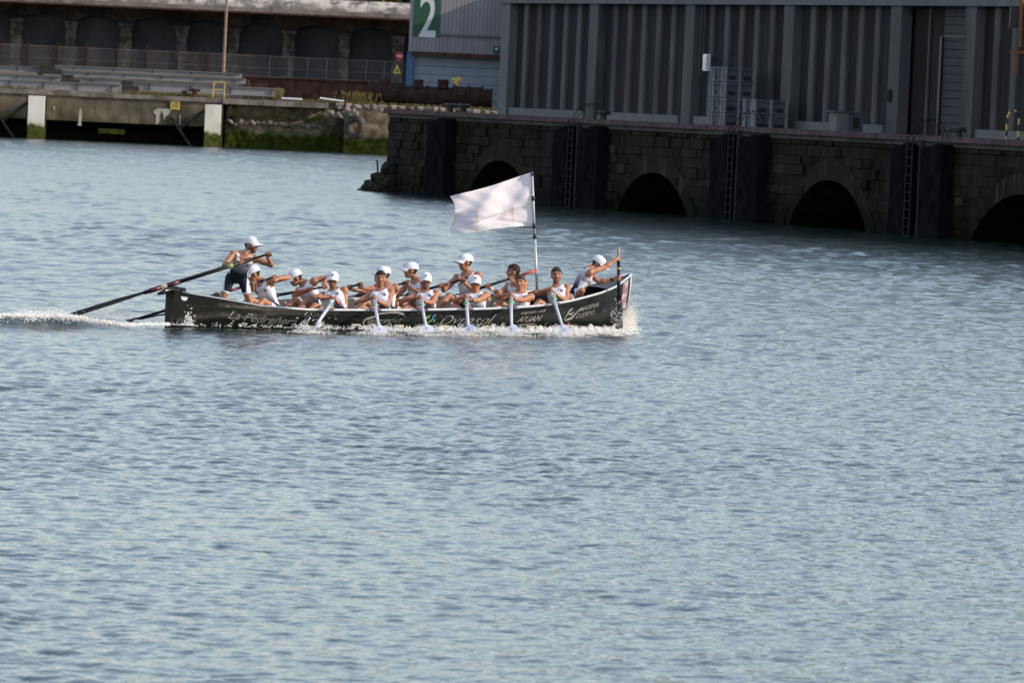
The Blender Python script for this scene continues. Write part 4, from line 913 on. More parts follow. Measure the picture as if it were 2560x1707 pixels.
flab=['black oar with wine red band, held by the rower behind the helmsman','black oar with orange band passing the second far rower','black oar gripped by the hidden far rower behind the dark haired man','black oar held by the far rower in a long peaked cap','black oar with red band held by the tallest seated rower','black oar with orange tip, held by the far rower with a white wristband']
fb=[[(.0,.02,'black'),(.22,.30,'black'),(.42,.50,'black'),(.78,1.0,'wine')],[(.30,.62,'orange')],[(.5,.7,'orange')],[(.55,.8,'wine')],[(.35,.6,'wine')],[(.02,.28,'orange')]]
for i,((hp,tp),yy) in enumerate(zip(FAR_H,fy)):
    T=None; y_=.7
    for _ in range(12): q=bpl(*tp,y_); y_=hB(q[0])+.01
    T=bw((q[0],y_,hZ(q[0])+.09)); Hl=bpl(*hp,yy); H=bw(Hl); d=nrm(T-H); tb_=np.linalg.norm(T-H)
    zt=-.12; k=(zt-H[2])/d[2] if d[2]<-.05 else 3.4; L=min(max(k,2.6),3.5); Bd=H+d*L
    if Bd[2]>.0 : 
        Bd=T+nrm(np.array([d[0],d[1],0]))*2.1; Bd[2]=-.1; d2=nrm(Bd-T); H=T-d2*tb_
    FARO.append(oar(H,T,Bd,flab[i],False,bands=fb[i],collar='dark',group='black oars on the far side',blade=.7))
    m=MB(); m.tube([T+np.array([math.cos(t)*.05,0,math.sin(t)*.05-.01]) for t in np.linspace(0,6.28,11)],.02,6); m.obj('rope_loop',MT['rope'],boat)
# steering oar
Bd=nrm(ray(176,789)); Bd=CC+Bd*(118.9/Bd[1]); T=onplane(411,716,bw((-.1,0,.7)),nrm(BM@np.array([0,1.,0]))); T=CC+ray(411,716)*(119.35/ray(411,716)[1])
d=nrm(T-Bd); Hh=Bd+d*100
# handle end where the line passes photo x 679
s0,s1=0,9
for _ in range(40):
    sm=(s0+s1)/2
    if proj(Bd+d*sm)[0]<679: s0=sm
    else: s1=sm
Hh=Bd+d*s0
STO=oar(Hh,T,Bd,'long black steering oar trailing astern over the stern, wine red section',False,'steering_oar','oar',bands=((.72,.84,'lime'),),blade=1.5,rb=.036,bw_=.042,ri=.036,collar='rope',width=(0,.3,1))
LS=STO['L']; m=MB(); 
for a_,b_ in ((371,404),(418,448)):
    q=[]
    for px in (a_,b_):
        s0,s1=0,LS
        for _ in range(40):
            sm=(s0+s1)/2
            if proj(STO['H']+STO['d']*sm)[0]>px: s0=sm
            else: s1=sm
        q.append(STO['H']+STO['d']*s0)
    m=MB(); m.tube(q,.043,10); so=[o for o in bpy.data.objects if o.name=='steering_oar'][0]; m.obj('wine_section',MT['wine'],so,True)
# bow oar held upright by the bowman
zb0=bpl(1546,618,-.42); ob=empty('bow_oar',bw((zb0[0],-.42,.3)),'black oar held upright at the bow by the crouching bowman','oar')
tp=CC+ray(1546,618)*(127.15/ray(1546,618)[1]); bt=CC+ray(1548,822)*(126.9/ray(1548,822)[1])
m=MB(); m.tube([tp,tp+(bt-tp)*.01,tp+(bt-tp)*.16],[.02,.024,.024],8); m.obj('grip',MT['grip'],ob,True)
m=MB(); m.tube([tp+(bt-tp)*.16,tp+(bt-tp)*.62],[.03,.036],8); m.obj('shaft',MT['carbon'],ob,True)
m=MB(); m.tube([tp+(bt-tp)*.255,tp+(bt-tp)*.275],.036,8); m.obj('band',MT['yellow'],ob,True)
m=MB(); m.tube([tp+(bt-tp)*.62,tp+(bt-tp)*.7,tp+(bt-tp)*1.0],[.036,.06,.07],8,flat=.35); m.obj('blade',MT['carbon'],ob,True)
BOWO=dict(H=tp,d=nrm(bt-tp),L=np.linalg.norm(bt-tp))
# ------------------------------------------------------------------ flag
pb=bpl(1343,718,.25); fp=empty('flagpole',bw(pb),'slim steel flagpole with black joints standing in the boat','flagpole')
Yb=bw(pb)[1]; top_=onY(1330,428,Yb); bot=onY(1343,735,Yb); 
def fpt(py): return bot+(top_-bot)*((735-py)/(735-428.))
m=MB(); m.tube([bot,fpt(598)],.026,10); m.obj('lower_tube',MT['steel'],fp,True); m=MB(); m.tube([fpt(598),fpt(436)],.021,10); m.obj('upper_tube',MT['steel'],fp,True)
m=MB(); m.tube([fpt(440),fpt(434),fpt(427)],[.025,.022,.012],8); m.obj('tip',MT['black'],fp,True)
for py in (496,565,591): m=MB(); m.tube([fpt(py-6),fpt(py+6)],.034,10); m.obj('joint',MT['black'],fp,True)
TL,TR,BR_,BL=(1122,491),(1326,432),(1331,563),(1125,585)
nx,ny=76,48; vs=[]
for j in range(ny+1):
    v=j/ny
    for i in range(nx+1):
        u=i/nx # 0 fly .. 1 hoist
        px=(TL[0]*(1-u)+TR[0]*u)*(1-v)+(BL[0]*(1-u)+BR_[0]*u)*v; py=(TL[1]*(1-u)+TR[1]*u)*(1-v)+(BL[1]*(1-u)+BR_[1]*u)*v
        py+=7*math.sin(math.pi*u)*(1-v)*.6*math.sin(2.6*u+.4)+3*math.sin(u*7)*v*(1-u); px+=9*(1-u)**2*math.sin(math.pi*v)*1.3+(6*math.sin(v*5+.5))*(1-u)**3
        w=(1-u); y=Yb+.02-.42*w+.10*math.sin(6.0*w+1.6*v+.3)*w**.6+.045*math.sin(11*w-5*v+1)*min(1,w*2)+.012*math.sin(11*(w*.7+v*.8))*math.exp(-((w+v*.9-.55)/.4)**2)
        y+=.09*math.exp(-((v-.62-.25*w)/.04)**2)*(1-abs(2*w-.8))*(w<.9)-.07*math.exp(-((v-.42-.35*(w-.9))/.05)**2)*max(0,w-.45)
        y+=.06*math.exp(-((v+.05-.75*w)/.03)**2)*math.exp(-w*3)+.055*math.exp(-((v-1.02+.5*w)/.04)**2)*math.exp(-w*2.4)
        y+=.012*math.sin(15*w+6*v*v)*math.sin(9*v+6*w)+.03*abs(math.sin(5*v+7*w+1))**6*w-.03*abs(math.sin(4*v-6*w+.6))**7*(1-w)
        vs.append(onY(px,py,y))
m=MB(); m.add(vs,[(j*(nx+1)+i,j*(nx+1)+i+1,(j+1)*(nx+1)+i+1,(j+1)*(nx+1)+i) for j in range(ny) for i in range(nx)])
fm,t,p=newmat('white_flag_cloth'); p.inputs['Roughness'].default_value=.8; 
at=N(t,'ShaderNodeAttribute',attribute_name='Col'); t.links.new(at.outputs['Color'],p.inputs['Base Color'])
tr=N(t,'ShaderNodeBsdfTranslucent'); t.links.new(at.outputs['Color'],tr.inputs[0]); ms=N(t,'ShaderNodeMixShader'); ms.inputs[0].default_value=.3
t.links.new(p.outputs[0],ms.inputs[1]); t.links.new(tr.outputs[0],ms.inputs[2]); t.links.new(ms.outputs[0],t.nodes['Material Output'].inputs[0])
fo=top(m,'flag',fm,'large white flag with faint rusty stains flying from the boat\'s pole','flag',smooth=True)
ca=fo.data.color_attributes.new('Col','FLOAT_COLOR','POINT'); cc=[]
st=[(.76,.66,.014,.13,1),(.66,.66,.010,.10,.6),(.76,.86,.008,.08,.6),(.31,.62,.014,.16,.7),(.33,.72,.01,.08,.6),(.33,.97,.014,.03,1),(.39,.96,.01,.02,.6),(.03,.7,.015,.08,1),(.69,.93,.007,.06,.4),(.28,.5,.01,.05,.4)]
rg=np.random.default_rng(2)
for j in range(ny+1):
    for i in range(nx+1):
        u,v=i/nx,j/ny; a=0
        for (su,sv,wu,wv,s) in st: a+=s*math.exp(-((u-su)/wu)**2-((v-sv)/wv)**2)
        a=min(1,a*.8*rg.uniform(.7,1.2)); b=np.array([.80,.735,.75])*(1-a)+np.array([.62,.36,.14])*a; cc+=[*b,1]
ca.data.foreach_set('color',cc)
m=MB(); m.tube([onY(1327+5*k/10,432+131*k/10,Yb+.01) for k in range(11)],.012,6); m.obj('hoist_hem',MT['signwhite'],None); hh_=bpy.data.objects['hoist_hem']; hh_.parent=fo; hh_.location=-fo.location
# ================================================================== PEOPLE
KP=1.07; VOX=.0115
def solve(Pp,px,py,L,sign):
    r=nrm(ray(px,py)); oc=np.array(Pp)-CC; s=oc@r; dd=oc-r*s; d=np.linalg.norm(dd)
    if d<L: return CC+r*(s+sign*math.sqrt(L*L-d*d))
    return np.array(Pp)+nrm(CC+r*s-Pp)*min(d,L*1.12)
def ik(S,Wp,L1,L2,hint):
    S=np.array(S); Wp=np.array(Wp); v=Wp-S; D=np.linalg.norm(v)
    if D>(L1+L2)*.995: k=D/(L1+L2)*1.01; L1*=k; L2*=k
    if D<abs(L1-L2)*1.05: D=abs(L1-L2)*1.05
    u=v/np.linalg.norm(v); a=(L1*L1-L2*L2+D*D)/(2*D); h=math.sqrt(max(0,L1*L1-a*a)); c=S+u*a
    e=nrm(np.cross(u,(0.3,.2,1))); f=np.cross(u,e); best=None
    for t in np.linspace(0,6.283,72,endpoint=False):
        q=c+h*(e*math.cos(t)+f*math.sin(t)); pq=proj(q); s=math.hypot(pq[0]-hint[0],pq[1]-hint[1])+2.5*max(0,hint[1]-pq[1])+(6*max(0,(hint[2] if len(hint)>2 else 0)*(q[1]-c[1])/h) if h>1e-4 else 0)
        if best is None or s<best[0]: best=(s,q)
    return best[1]
def capsule(m,a,b,ra,rb,n=10):
    a=np.array(a); b=np.array(b); d=nrm(b-a); m.tube([a-d*ra*.8,a-d*ra*.45,a,b,b+d*rb*.45,b+d*rb*.8],[ra*.55,ra*.88,ra,rb,rb*.88,rb*.55],n)
def segd(V,a,b):
    ab=b-a; t=np.clip(((V-a)@ab)/(ab@ab),0,1); return np.linalg.norm(V-(a+t[:,None]*ab),axis=1),((V-a)@ab)/(ab@ab)
def person(label,pel,neck,head,yaw,hyaw,arms,legs,bare=False,hpitch=0,tone=0,pyaw=None,build=1.0,lean=1,beard=0,dark=False,band=None,shoe=None,haircol=(.018,.012,.009),grad=(.66,.36)):
    """pel local boat coords; neck/head photo px; yaw of chest and head in degrees: 0 towards camera, + towards photo right"""
    k=KP*build; pel=bw(pel); Nk=solve(pel,neck[0],neck[1],.50*k,lean); u=nrm(Nk-pel)
    ya=math.radians(yaw); f=np.array([math.sin(ya),-math.cos(ya),0]); l=nrm(np.cross(u,f)); c=np.cross(l,u)
    pya=math.radians(pyaw if pyaw is not None else yaw); pf=np.array([math.sin(pya),-math.cos(pya),0]); pl_=nrm(np.cross((0,0,1),pf))
    root=empty('person',pel,label,'person'); m=MB()
    # torso loft
    rings=[(pel-u*.09*k,.10,.09,pl_),(pel-u*.03*k,.165,.115,pl_),(pel+u*.06*k,.162,.115,pl_),(pel+u*.17*k,.142,.10,nrm(pl_+l)),(pel+u*.29*k,.160,.112,l),(pel+u*.39*k,.178,.120,l),(pel+u*.455*k,.170,.105,l),(Nk+u*.005,.10,.075,l),(Nk+u*.04,.055,.055,l)]
    n=20; vs=[]
    for (cc_,a,b,ll) in rings:
        ff=np.cross(ll,u)
        for j in range(n):
            t=2*math.pi*j/n; ct,st=math.cos(t),math.sin(t); vs.append(cc_+ll*a*k*np.sign(ct)*abs(ct)**.85+ff*b*k*st)
    m.add(vs,[(i*n+j,i*n+(j+1)%n,(i+1)*n+(j+1)%n,(i+1)*n+j) for i in range(len(rings)-1) for j in range(n)]+[tuple(reversed(range(n))),tuple(range((len(rings)-1)*n,len(rings)*n))])
    for s in (-1,1): m.ell(pel+u*.385*k+l*s*.075*k+c*.07*k,(.085*k,.06*k,.055*k),[l,c,u])
    # head
    hc=solve(Nk,head[0],head[1],.20*k,-.3 if lean>0 else .3) ; hd=nrm(hc-Nk); hc=Nk+hd*max(np.linalg.norm(hc-Nk),.19*k)
    hy=math.radians(hyaw); hp=math.radians(hpitch); hf=np.array([math.sin(hy)*math.cos(hp),-math.cos(hy)*math.cos(hp),-math.sin(hp)])
    hl=nrm(np.cross((0,0,1),hf)); hu=np.cross(hf,hl)*-1; hu=np.cross(hl,hf) if (np.cross(hl,hf)[2]>0) else -np.cross(hl,hf); 
    g=1.13*k; HA=[hl,hf,hu]
    def hp_(a,b,d): return hc+(hl*a+hf*b+hu*d)*g
    m.ell(hp_(0,-.012,.028),(.076*g,.096*g,.092*g),HA); m.ell(hp_(0,.025,-.045),(.058*g,.062*g,.072*g),HA); m.ell(hp_(0,.045,-.088),(.036*g,.035*g,.028*g),HA)
    m.ell(hp_(0,.012,-.02),(.066*g,.078*g,.07*g),HA)
    m.tube([hp_(0,.075,.028),hp_(0,.102,-.018),hp_(0,.082,-.030)],[.010*g,.017*g,.012*g],8)
    for s in (-1,1): m.ell(hp_(s*.076,-.008,-.012),(.012*g,.022*g,.033*g),HA); m.ell(hp_(s*.045,.066,-.018),(.02*g,.016*g,.02*g),HA)
    m.ell(hp_(0,.077,.034),(.05*g,.015*g,.010*g),HA); m.ell(hp_(0,.078,-.058),(.024*g,.013*g,.014*g),HA)
    m.tube([Nk-u*.06*k,Nk+u*.02,hp_(0,-.015,-.05)],[.068*k,.060*k,.056*k],12)
    for s in (-1,1): capsule(m,Nk+hd*.05*k,Nk-u*.045*k+l*s*.125*k,.05*k,.048*k)
    # arms
    arm=[];grips=[]
    for s,A in zip((1,-1),arms):   # +1 person's left
        S=Nk-u*.042*k+l*s*.182*k
        if A is None: continue
        if 'lift' in A: S=S+u*A['lift']
        if 'grip' in A:
            O,dist=A['grip']; G=O['H']+O['d']*dist; ax=O['d']
            # wrist sits a palm's length back toward the elbow hint
            E0=solve(S,A['el'][0],A['el'][1],.30*k,-1); wd=nrm(nrm(E0-G)-ax*(nrm(E0-G)@ax)*.6); Wp=G+wd*.085*k
        else:
            Wp=solve(S,A['w'][0],A['w'][1],.45*k,A.get('sg',-1)); G=None
        E_=ik(S,Wp,.295*k,.265*k,A['el']); 
        m.ell(S-u*.005,(.070*k,.066*k,.074*k),[l,c,u]); capsule(m,S,E_,.056*k,.044*k); mid=S+(E_-S)*.45; m.ell(mid,(.056*k,.054*k,.10*k),[nrm(np.cross(E_-S,(0.1,.9,.2))),nrm(np.cross(E_-S,np.cross(E_-S,(0.1,.9,.2)))),nrm(E_-S)])
        capsule(m,E_,Wp,.044*k,.029*k); fm_=E_+(Wp-E_)*.28; m.ell(fm_,(.049*k,.048*k,.08*k),[nrm(np.cross(Wp-E_,(0.1,.9,.2))),nrm(np.cross(Wp-E_,np.cross(Wp-E_,(0.1,.9,.2)))),nrm(Wp-E_)])
        if G is not None:
            wd=nrm(Wp-G); wd=nrm(wd-ax*(wd@ax)); up_=nrm(np.cross(ax,wd))
            if up_[2]<0: up_=-up_
            pc=G+wd*.045*k+up_*.015; m.box(pc,(.040*k,.034*k,.015*k),[ax,nrm(wd),up_]); grips.append((G,ax,wd,up_,s))
            capsule(m,Wp,pc,.026*k,.022*k)
        arm.append((S,E_,Wp,s))
    # legs
    lg=[]
    for s,Lg in zip((1,-1),legs):
        Hp=pel+pl_*s*.092*k-np.array([0,0,.02])
        if 'kn' in Lg: K=solve(Hp,Lg['kn'][0],Lg['kn'][1],.44*k,Lg.get('ks',-1)); 
        else: K=Hp+nrm(BM@np.array(Lg['kl']))*.44*k
        if 'an' in Lg: A_=solve(K,Lg['an'][0],Lg['an'][1],.43*k,Lg.get('as',-1))
        else: A_=K+nrm(BM@np.array(Lg['al']))*.42*k
        capsule(m,Hp,K,.083*k,.055*k,12); capsule(m,K,A_,.052*k,.036*k,12); m.ell(K+(A_-K)*.3-nrm(pf)*.0,(.056*k,.056*k,.11*k),[nrm(np.cross(A_-K,(0.1,.9,.2))),nrm(np.cross(A_-K,np.cross(A_-K,(0.1,.9,.2)))),nrm(A_-K)])
        fd=nrm(pf*1.0+np.array([0,0,-.15])); capsule(m,A_-fd*.03+(0,0,-.03),A_+fd*.15*k+(0,0,-.045),.036*k,.03*k); lg.append((Hp,K,A_))
    # one continuous skin
    V=np.array(m.v)-pel; m.v=[tuple(q) for q in V]; me=m.mesh('body_src',MT['skin']); src=bpy.data.objects.new('src',me); COL.objects.link(src)
    md=src.modifiers.new('r','REMESH'); md.mode='VOXEL'; md.voxel_size=VOX; md.use_smooth_shade=True
    sm=src.modifiers.new('s','SMOOTH'); sm.factor=.6; sm.iterations=2
    dg=bpy.context.evaluated_depsgraph_get(); bm_=bpy.data.meshes.new_from_object(src.evaluated_get(dg)); bpy.data.objects.remove(src); bpy.data.meshes.remove(me)
    nv=len(bm_.vertices); V=np.empty(nv*3); bm_.vertices.foreach_get('co',V); V=V.reshape(-1,3)+pel; NO=np.empty(nv*3); bm_.vertices.foreach_get('normal',NO); NO=NO.reshape(-1,3)
    F_=[tuple(p.vertices) for p in bm_.polygons]; bpy.data.meshes.remove(bm_)
    rg=np.random.default_rng(int(abs(pel[0]*1000))%9999)
    sk0=np.array([.345,.155,.083])*(1+.12*tone)*np.array([1,1-.03*tone,1-.05*tone]); C=np.tile(sk0,(nv,1))
    # distances
    dT,tT=segd(V,pel-u*.05*k,Nk); dArm=np.full(nv,9.); dUp=np.full(nv,9.); tUp=np.zeros(nv)
    for (S,E_,Wp,s) in arm:
        a,ta=segd(V,S,E_); b,tb=segd(V,E_,Wp); up=a<dUp; dUp=np.minimum(dUp,a); tUp=np.where(up,ta,tUp); dArm=np.minimum(dArm,np.minimum(a,b))
    dL=np.full(nv,9.); tL=np.zeros(nv)
    for (Hp,K,A_) in lg: a,ta=segd(V,Hp,K); b,tb=segd(V,K,A_); tt=np.where(a<=b,ta,1+tb); mn=np.minimum(a,b); up=mn<dL; dL=np.minimum(dL,mn); tL=np.where(up,tt,tL)
    HL=np.stack([(V-hc)@hl,(V-hc)@hf,(V-hc)@hu],1)/g; isH=(np.linalg.norm(V-hc,axis=1)<.155*g)&(HL[:,2]>-.13)
    X,Y_,Z_=HL.T
    dk=sk0*.28
    brow=isH&(Y_>.05)&(abs(Z_-.030)<.008)&(abs(abs(X)-.032)<.018); eye=isH&(Y_>.05)&(abs(Z_-.010)<.010)&(abs(abs(X)-.031)<.014)
    C[brow]=dk; C[eye]=sk0*.35; lips=isH&(Y_>.05)&(abs(Z_+.056)<.007)&(abs(X)<.022); C[lips]=sk0*np.array([.75,.45,.5])
    C[isH&(Y_>-.01)&(Z_<.0)]*=.96
    if beard: bd=isH&(Y_>-.01)&(Z_<-.035)&~lips&((abs(Z_+.056)>.012)|(abs(X)>.026)); C[bd]=C[bd]*(1-beard)+np.array(haircol)*2*beard
    C*=rg.normal(1,.02,(nv,1))
    # clothing masks
    lx=(V-pel)@l; cz=(V-Nk)@c; z_=(V-Nk)@u
    ax_=(V-pel)@u; cc2=V-pel-u*ax_[:,None]; ell_=((cc2@l)/(.192*k))**2+((cc2@c)/(.142*k))**2
    torso=(ell_<1.15)&(~isH)&(tT>-.35)&(tT<1.02)&((dL>.09*k)|(tT>.12)|(tL<.62))&~((dUp<.075*k)&(tUp>.12)&(abs((V-pel)@l)>.145*k))&~((dArm<.05*k)&(ell_>.85))
    shoulderstrap=(z_>-.16*k)
    arm_cut=shoulderstrap&(abs(lx)>.136*k)&(z_>-.10*k)|((abs(lx)>.158*k)&(z_>-.14*k))
    neck_cut=(((cz>0)&(z_>-.068*k+ (abs(lx)/(.075*k))**2*.04*k)&(abs(lx)<.09*k))|(abs(lx)<.062*k)&(z_>-.035*k))
    sing=torso&~arm_cut&~neck_cut
    thigh=(dL<.115*k)&(tL>=-.5)&(tL<.62)&(dArm>.045*k)&(tT<.35)
    cl=sing|thigh
    colC=np.tile(np.array([.66,.65,.70]),(nv,1)); navy=np.array([.014,.015,.03])
    gr=np.clip((grad[0]-tT)/grad[1],0,1); gr=np.where(dark,1,gr); colC=colC*(1-gr[:,None])+navy*gr[:,None]
    side=(abs(lx)>.135*k)&(tT<.62)&(tT>.12)&~thigh; colC[side]=(.72,.72,.76)
    colC[thigh&(tT<.3)&(tL<.54)]=navy; colC[thigh&(tL>.54)]=(.7,.7,.75)
    for (Hp,K,A_),s in zip(lg,(1,-1)):
        q=((V-Hp)@(pl_*s)>.085*k)&thigh&(tL<.6); colC[q]=(.68,.68,.74)
    bdg=(cz>.05*k)&((((lx-.085*k)**2+(z_+.15*k)**2)<(.022*k)**2)|(((lx+.085*k)**2+(z_+.14*k)**2)<(.020*k)**2)); colC[bdg]=(.10,.11,.25)
    if shoe is not None: q=(tL>1.78)&(dL<.14); C[q]=shoe
    def sub(mask,off,Cc,name,mt):
        idx=-np.ones(nv,int); fs=[q for q in F_ if all(mask[i] for i in q)]; us=sorted({i for q in fs for i in q})
        if not us: return None
        for a,i in enumerate(us): idx[i]=a
        me=bpy.data.meshes.new(name); vv=V[us]+NO[us]*off-pel; me.from_pydata([tuple(q) for q in vv],[],[tuple(int(idx[i]) for i in q) for q in fs])
        ca=me.color_attributes.new('Col','FLOAT_COLOR','POINT'); ca.data.foreach_set('color',np.c_[Cc[us],np.ones(len(us))].ravel()); me.materials.append(mt); me.polygons.foreach_set('use_smooth',[True]*len(fs)); me.update()
        o=bpy.data.objects.new(name,me); link(o,root); return o
    hairm=isH&((Z_>.046-.0*Y_)&(Y_<.075)|((Y_<.02)&(Z_>-.005))|((Y_<-.03)&(Z_>-.055)))&~((abs(X)>.06)&(Y_>-.03)&(Z_<.015)); 
    sub(cl,.007,colC,'race_suit',MT['cloth'])
    sub(hairm,.011 if bare else .004,np.tile(np.array(haircol),(nv,1))*rg.uniform(.6,1.5,(nv,1)),'hair',MT['hair'])
    # body mesh with curled fingers joined on
    fb_=MB()
    for (G,ax,wd,up_,s) in grips:
        lens=(1.0,1.08,1.0,.85)
        for i in range(4):
            o_=G+ax*((i-1.5)*.0205*k)*s; R_=.033; P_=[o_+(wd*math.cos(t)+up_*math.sin(t))*R_ for t in np.linspace(.55,.55+3.9*lens[i],7)]
            fb_.tube(P_,[.0115*k,.0112*k,.011*k,.0105*k,.010*k,.0095*k,.007*k],7)
        o_=G-ax*.045*k*s; P_=[G+wd*.05*k-ax*.035*k*s,o_+wd*.02+up_*-.03,o_-wd*.025-up_*.022]; fb_.tube(P_,[.014*k,.012*k,.009*k],7)
    allV=np.array([tuple(q) for q in V]+fb_.v)-pel; allF=F_+[tuple(i+nv for i in q) for q in fb_.f]
    me=bpy.data.meshes.new('body'); me.from_pydata([tuple(q) for q in allV],[],allF); ca=me.color_attributes.new('Col','FLOAT_COLOR','POINT')
    CA=np.ones((len(allV),4)); CA[:nv,:3]=np.clip(C,0,1); CA[nv:,:3]=sk0; ca.data.foreach_set('color',CA.ravel()); me.materials.append(MT['skin']); me.polygons.foreach_set('use_smooth',[True]*len(allF)); me.update()
    link(bpy.data.objects.new('body',me),root)
    # cap
    if not bare:
        m=MB(); nu,nv_=22,8; vs=[]
        for i in range(nv_+1):
            ph=math.pi/2*i/nv_
            for j in range(nu):
                t=2*math.pi*j/nu; vs.append(hp_(.090*math.sin(ph)**.8*math.cos(t),-.012+.114*math.sin(ph)**.8*math.sin(t),.030+.100*math.cos(ph) if i<nv_ else .026))
        m.add(vs,[(i*nu+j,i*nu+(j+1)%nu,(i+1)*nu+(j+1)%nu,(i+1)*nu+j) for i in range(nv_) for j in range(nu)]); cp=m.obj('cap',MT['cap'],root,True)
        m=MB(); vs=[]; nn=12
        for top_z in (.0,-.006):
            for j in range(nn+1):
                a=-1.15+2.3*j/nn; ix,iy=.090*math.sin(a),-.012+.112*math.cos(a); ln=.088*math.cos(a*1.15)**.5 if abs(a*1.15)<1.5 else 0
                vs.append(hp_(ix,iy,.034+top_z)); vs.append(hp_(ix*1.02,iy+ln,.034+top_z-.018-.03*(a/1.15)**2))
        w=2*(nn+1); m.add(vs,[(2*j,2*j+1,2*j+3,2*j+2) for j in range(nn)]+[(w+2*j+2,w+2*j+3,w+2*j+1,w+2*j) for j in range(nn)]+[(2*j+1,w+2*j+1,w+2*j+3,2*j+3) for j in range(nn)])
        vo=m.obj('visor',MT['cap'],cp,True); vo.location=Vector((0,0,0))
        m=MB(); m.ell(hp_(0,.097,.082),(.018*g,.004*g,.014*g),HA,8,5); m.obj('cap_badge',MT['stblue'],cp).location=Vector((0,0,0))
        m=MB(); m.ell(hp_(0,-.118,.045),(.03*g,.012*g,.022*g),HA,8,5); m.obj('back_strap',MT['black'],cp).location=Vector((0,0,0))
    if band:
        S,E_,Wp,s=[q for q in arm if q[3]==band[0]][0]; m=MB(); m.tube([Wp+(E_-Wp)*.02,Wp+(E_-Wp)*.2],[.032*k,.038*k],10); m.obj('wristband',band[1],root,True)
    return root
STERN=(-1,0,.25)
def rleg(dz=.46,dy=.18): return [{'kl':(-1,-dy*.6-.05,dz),'al':(-.72,0,-.62)},{'kl':(-1,dy*.9,dz),'al':(-.72,0,-.62)}]
def px_x(px,y,z):
    a,b=-1,13
    for _ in range(40):
        c=(a+b)/2
        if proj(bw((c,y,z)))[0]<px: a=c
        else: b=c
    return a
def near(i,pelpx,neck,head,label,elL,elR,yaw,hyaw,z=.24,**kw):
    y=-.38; x=px_x(pelpx,y,z); O=NEARO[i]
    return person(label,(x,y,z),neck,head,yaw,hyaw,[{'grip':(O,.24),'el':elL},{'grip':(O,.07),'el':elR}],rleg(),pyaw=-48,**kw)
red=MT['red']; whi=MT['signwhite']
near(0,843,(834,728),(832,706),'rower in white cap with red wristband, nearest the stern on the near side',(862,769),(783,741),-12,0,beard=.5,band=(1,red),tone=.3)
near(1,955,(950,729),(951,697),'bare headed dark haired rower, second from the stern on the near side',(978,770),(893,756),-5,3,bare=True,tone=-.5)
near(2,1070,(1064,733),(1064,702),'bearded rower in white cap, third from the stern on the near side',(1092,770),(1003,749),-6,5,beard=.6,tone=.3)
near(3,1192,(1189,736),(1188,710),'rower in white cap with dark wristband, above the large sponsor lettering',(1211,767),(1128,750),-4,4,tone=.4,band=(1,MT['black']))
near(4,1296,(1301,737),(1300,707),'grimacing bare headed rower, fifth from the stern on the near side',(1314,766),(1237,739),-6,-8,bare=True,haircol=(.05,.028,.016),tone=.5)
near(5,1400,(1391,719),(1391,688),'bare headed bearded rower nearest the bow on the near side',(1414,751),(1329,733),-3,5,z=.36,bare=True,beard=.5,haircol=(.03,.018,.012))
def far(i,pelpx,neck,head,label,elL,elR,yaw,hyaw,gr=(.30,.05),y=.36,lean=1,z=.26,**kw):
    x=px_x(pelpx,y,z); O=FARO[i]
    return person(label,(x,y,z),neck,head,yaw,hyaw,[{'grip':(O,gr[0]),'el':elL},{'grip':(O,gr[1]),'el':elR}],rleg(),pyaw=-48,lean=lean,**kw)
far(0,682,(655,704),(635,687),'stooping rower in white cap just behind the helmsman',(717,692),(628,725),-38,-78,gr=(.04,.45),hpitch=25,tone=.4)
far(1,790,(764,709),(738,695),'open mouthed rower in white cap leaning forward, second on the far side',(822,690),(745,735),-38,-75,gr=(.05,.3),hpitch=25,tone=.2)
far(2,968,(966,712),(960,694),'rower mostly hidden behind the bare headed dark haired man',(988,757),(925,740),-30,-70,gr=(.02,.2),tone=.3,y=.22,lean=-.3)
far(3,1050,(1042,701),(1026,676),'rower in long peaked white cap looking astern, left of the bearded man',(1092,735),(995,738),-35,-78,gr=(.03,.26),tone=.2,y=.28)
far(4,1178,(1168,685),(1163,658),'tallest seated rower in white cap looking astern',(1215,731),(1112,722),-18,-62,gr=(.12,.5),build=1.06,tone=-.3,z=.36)
far(5,1302,(1290,706),(1283,682),'dark haired rower with white wristband, face behind the grimacing man',(1318,735),(1248,728),-40,-80,gr=(.5,.95),bare=True,tone=-.3,band=(-1,whi))
# helmsman standing in the stern
person('standing helmsman in white cap steering with the long black oar',(px_x(592,.0,.95),0,.88),(612,636),(625,618),14,62,[{'grip':(STO,.06),'el':(664,657)},{'grip':(STO,.56),'el':(556,662)}],
   [{'kl':(.32,-.28,-1),'al':(-.05,-.1,-1)},{'kl':(-.30,.1,-1),'al':(.0,.1,-1)}],lean=-.8,grad=(.85,.5),pyaw=-5,beard=.7,tone=-.5)
# bowman
person('crouching bowman in white cap holding the upright black oar at the bow',(px_x(1434,-.05,.62),-.05,.60),(1474,672),(1489,664),100,75,[{'grip':(BOWO,.58),'el':(1512,735)},{'grip':(BOWO,.22),'el':(1505,678)}],
   [{'kn':(1455,726),'ks':-1,'an':(1438,757),'as':1},{'kn':(1418,740),'ks':-1,'al':(-.3,0,-1)}],lean=-.9,hpitch=28,pyaw=60,tone=0,grad=(1.0,.6),shoe=(.01,.01,.01),band=(1,MT['black']))
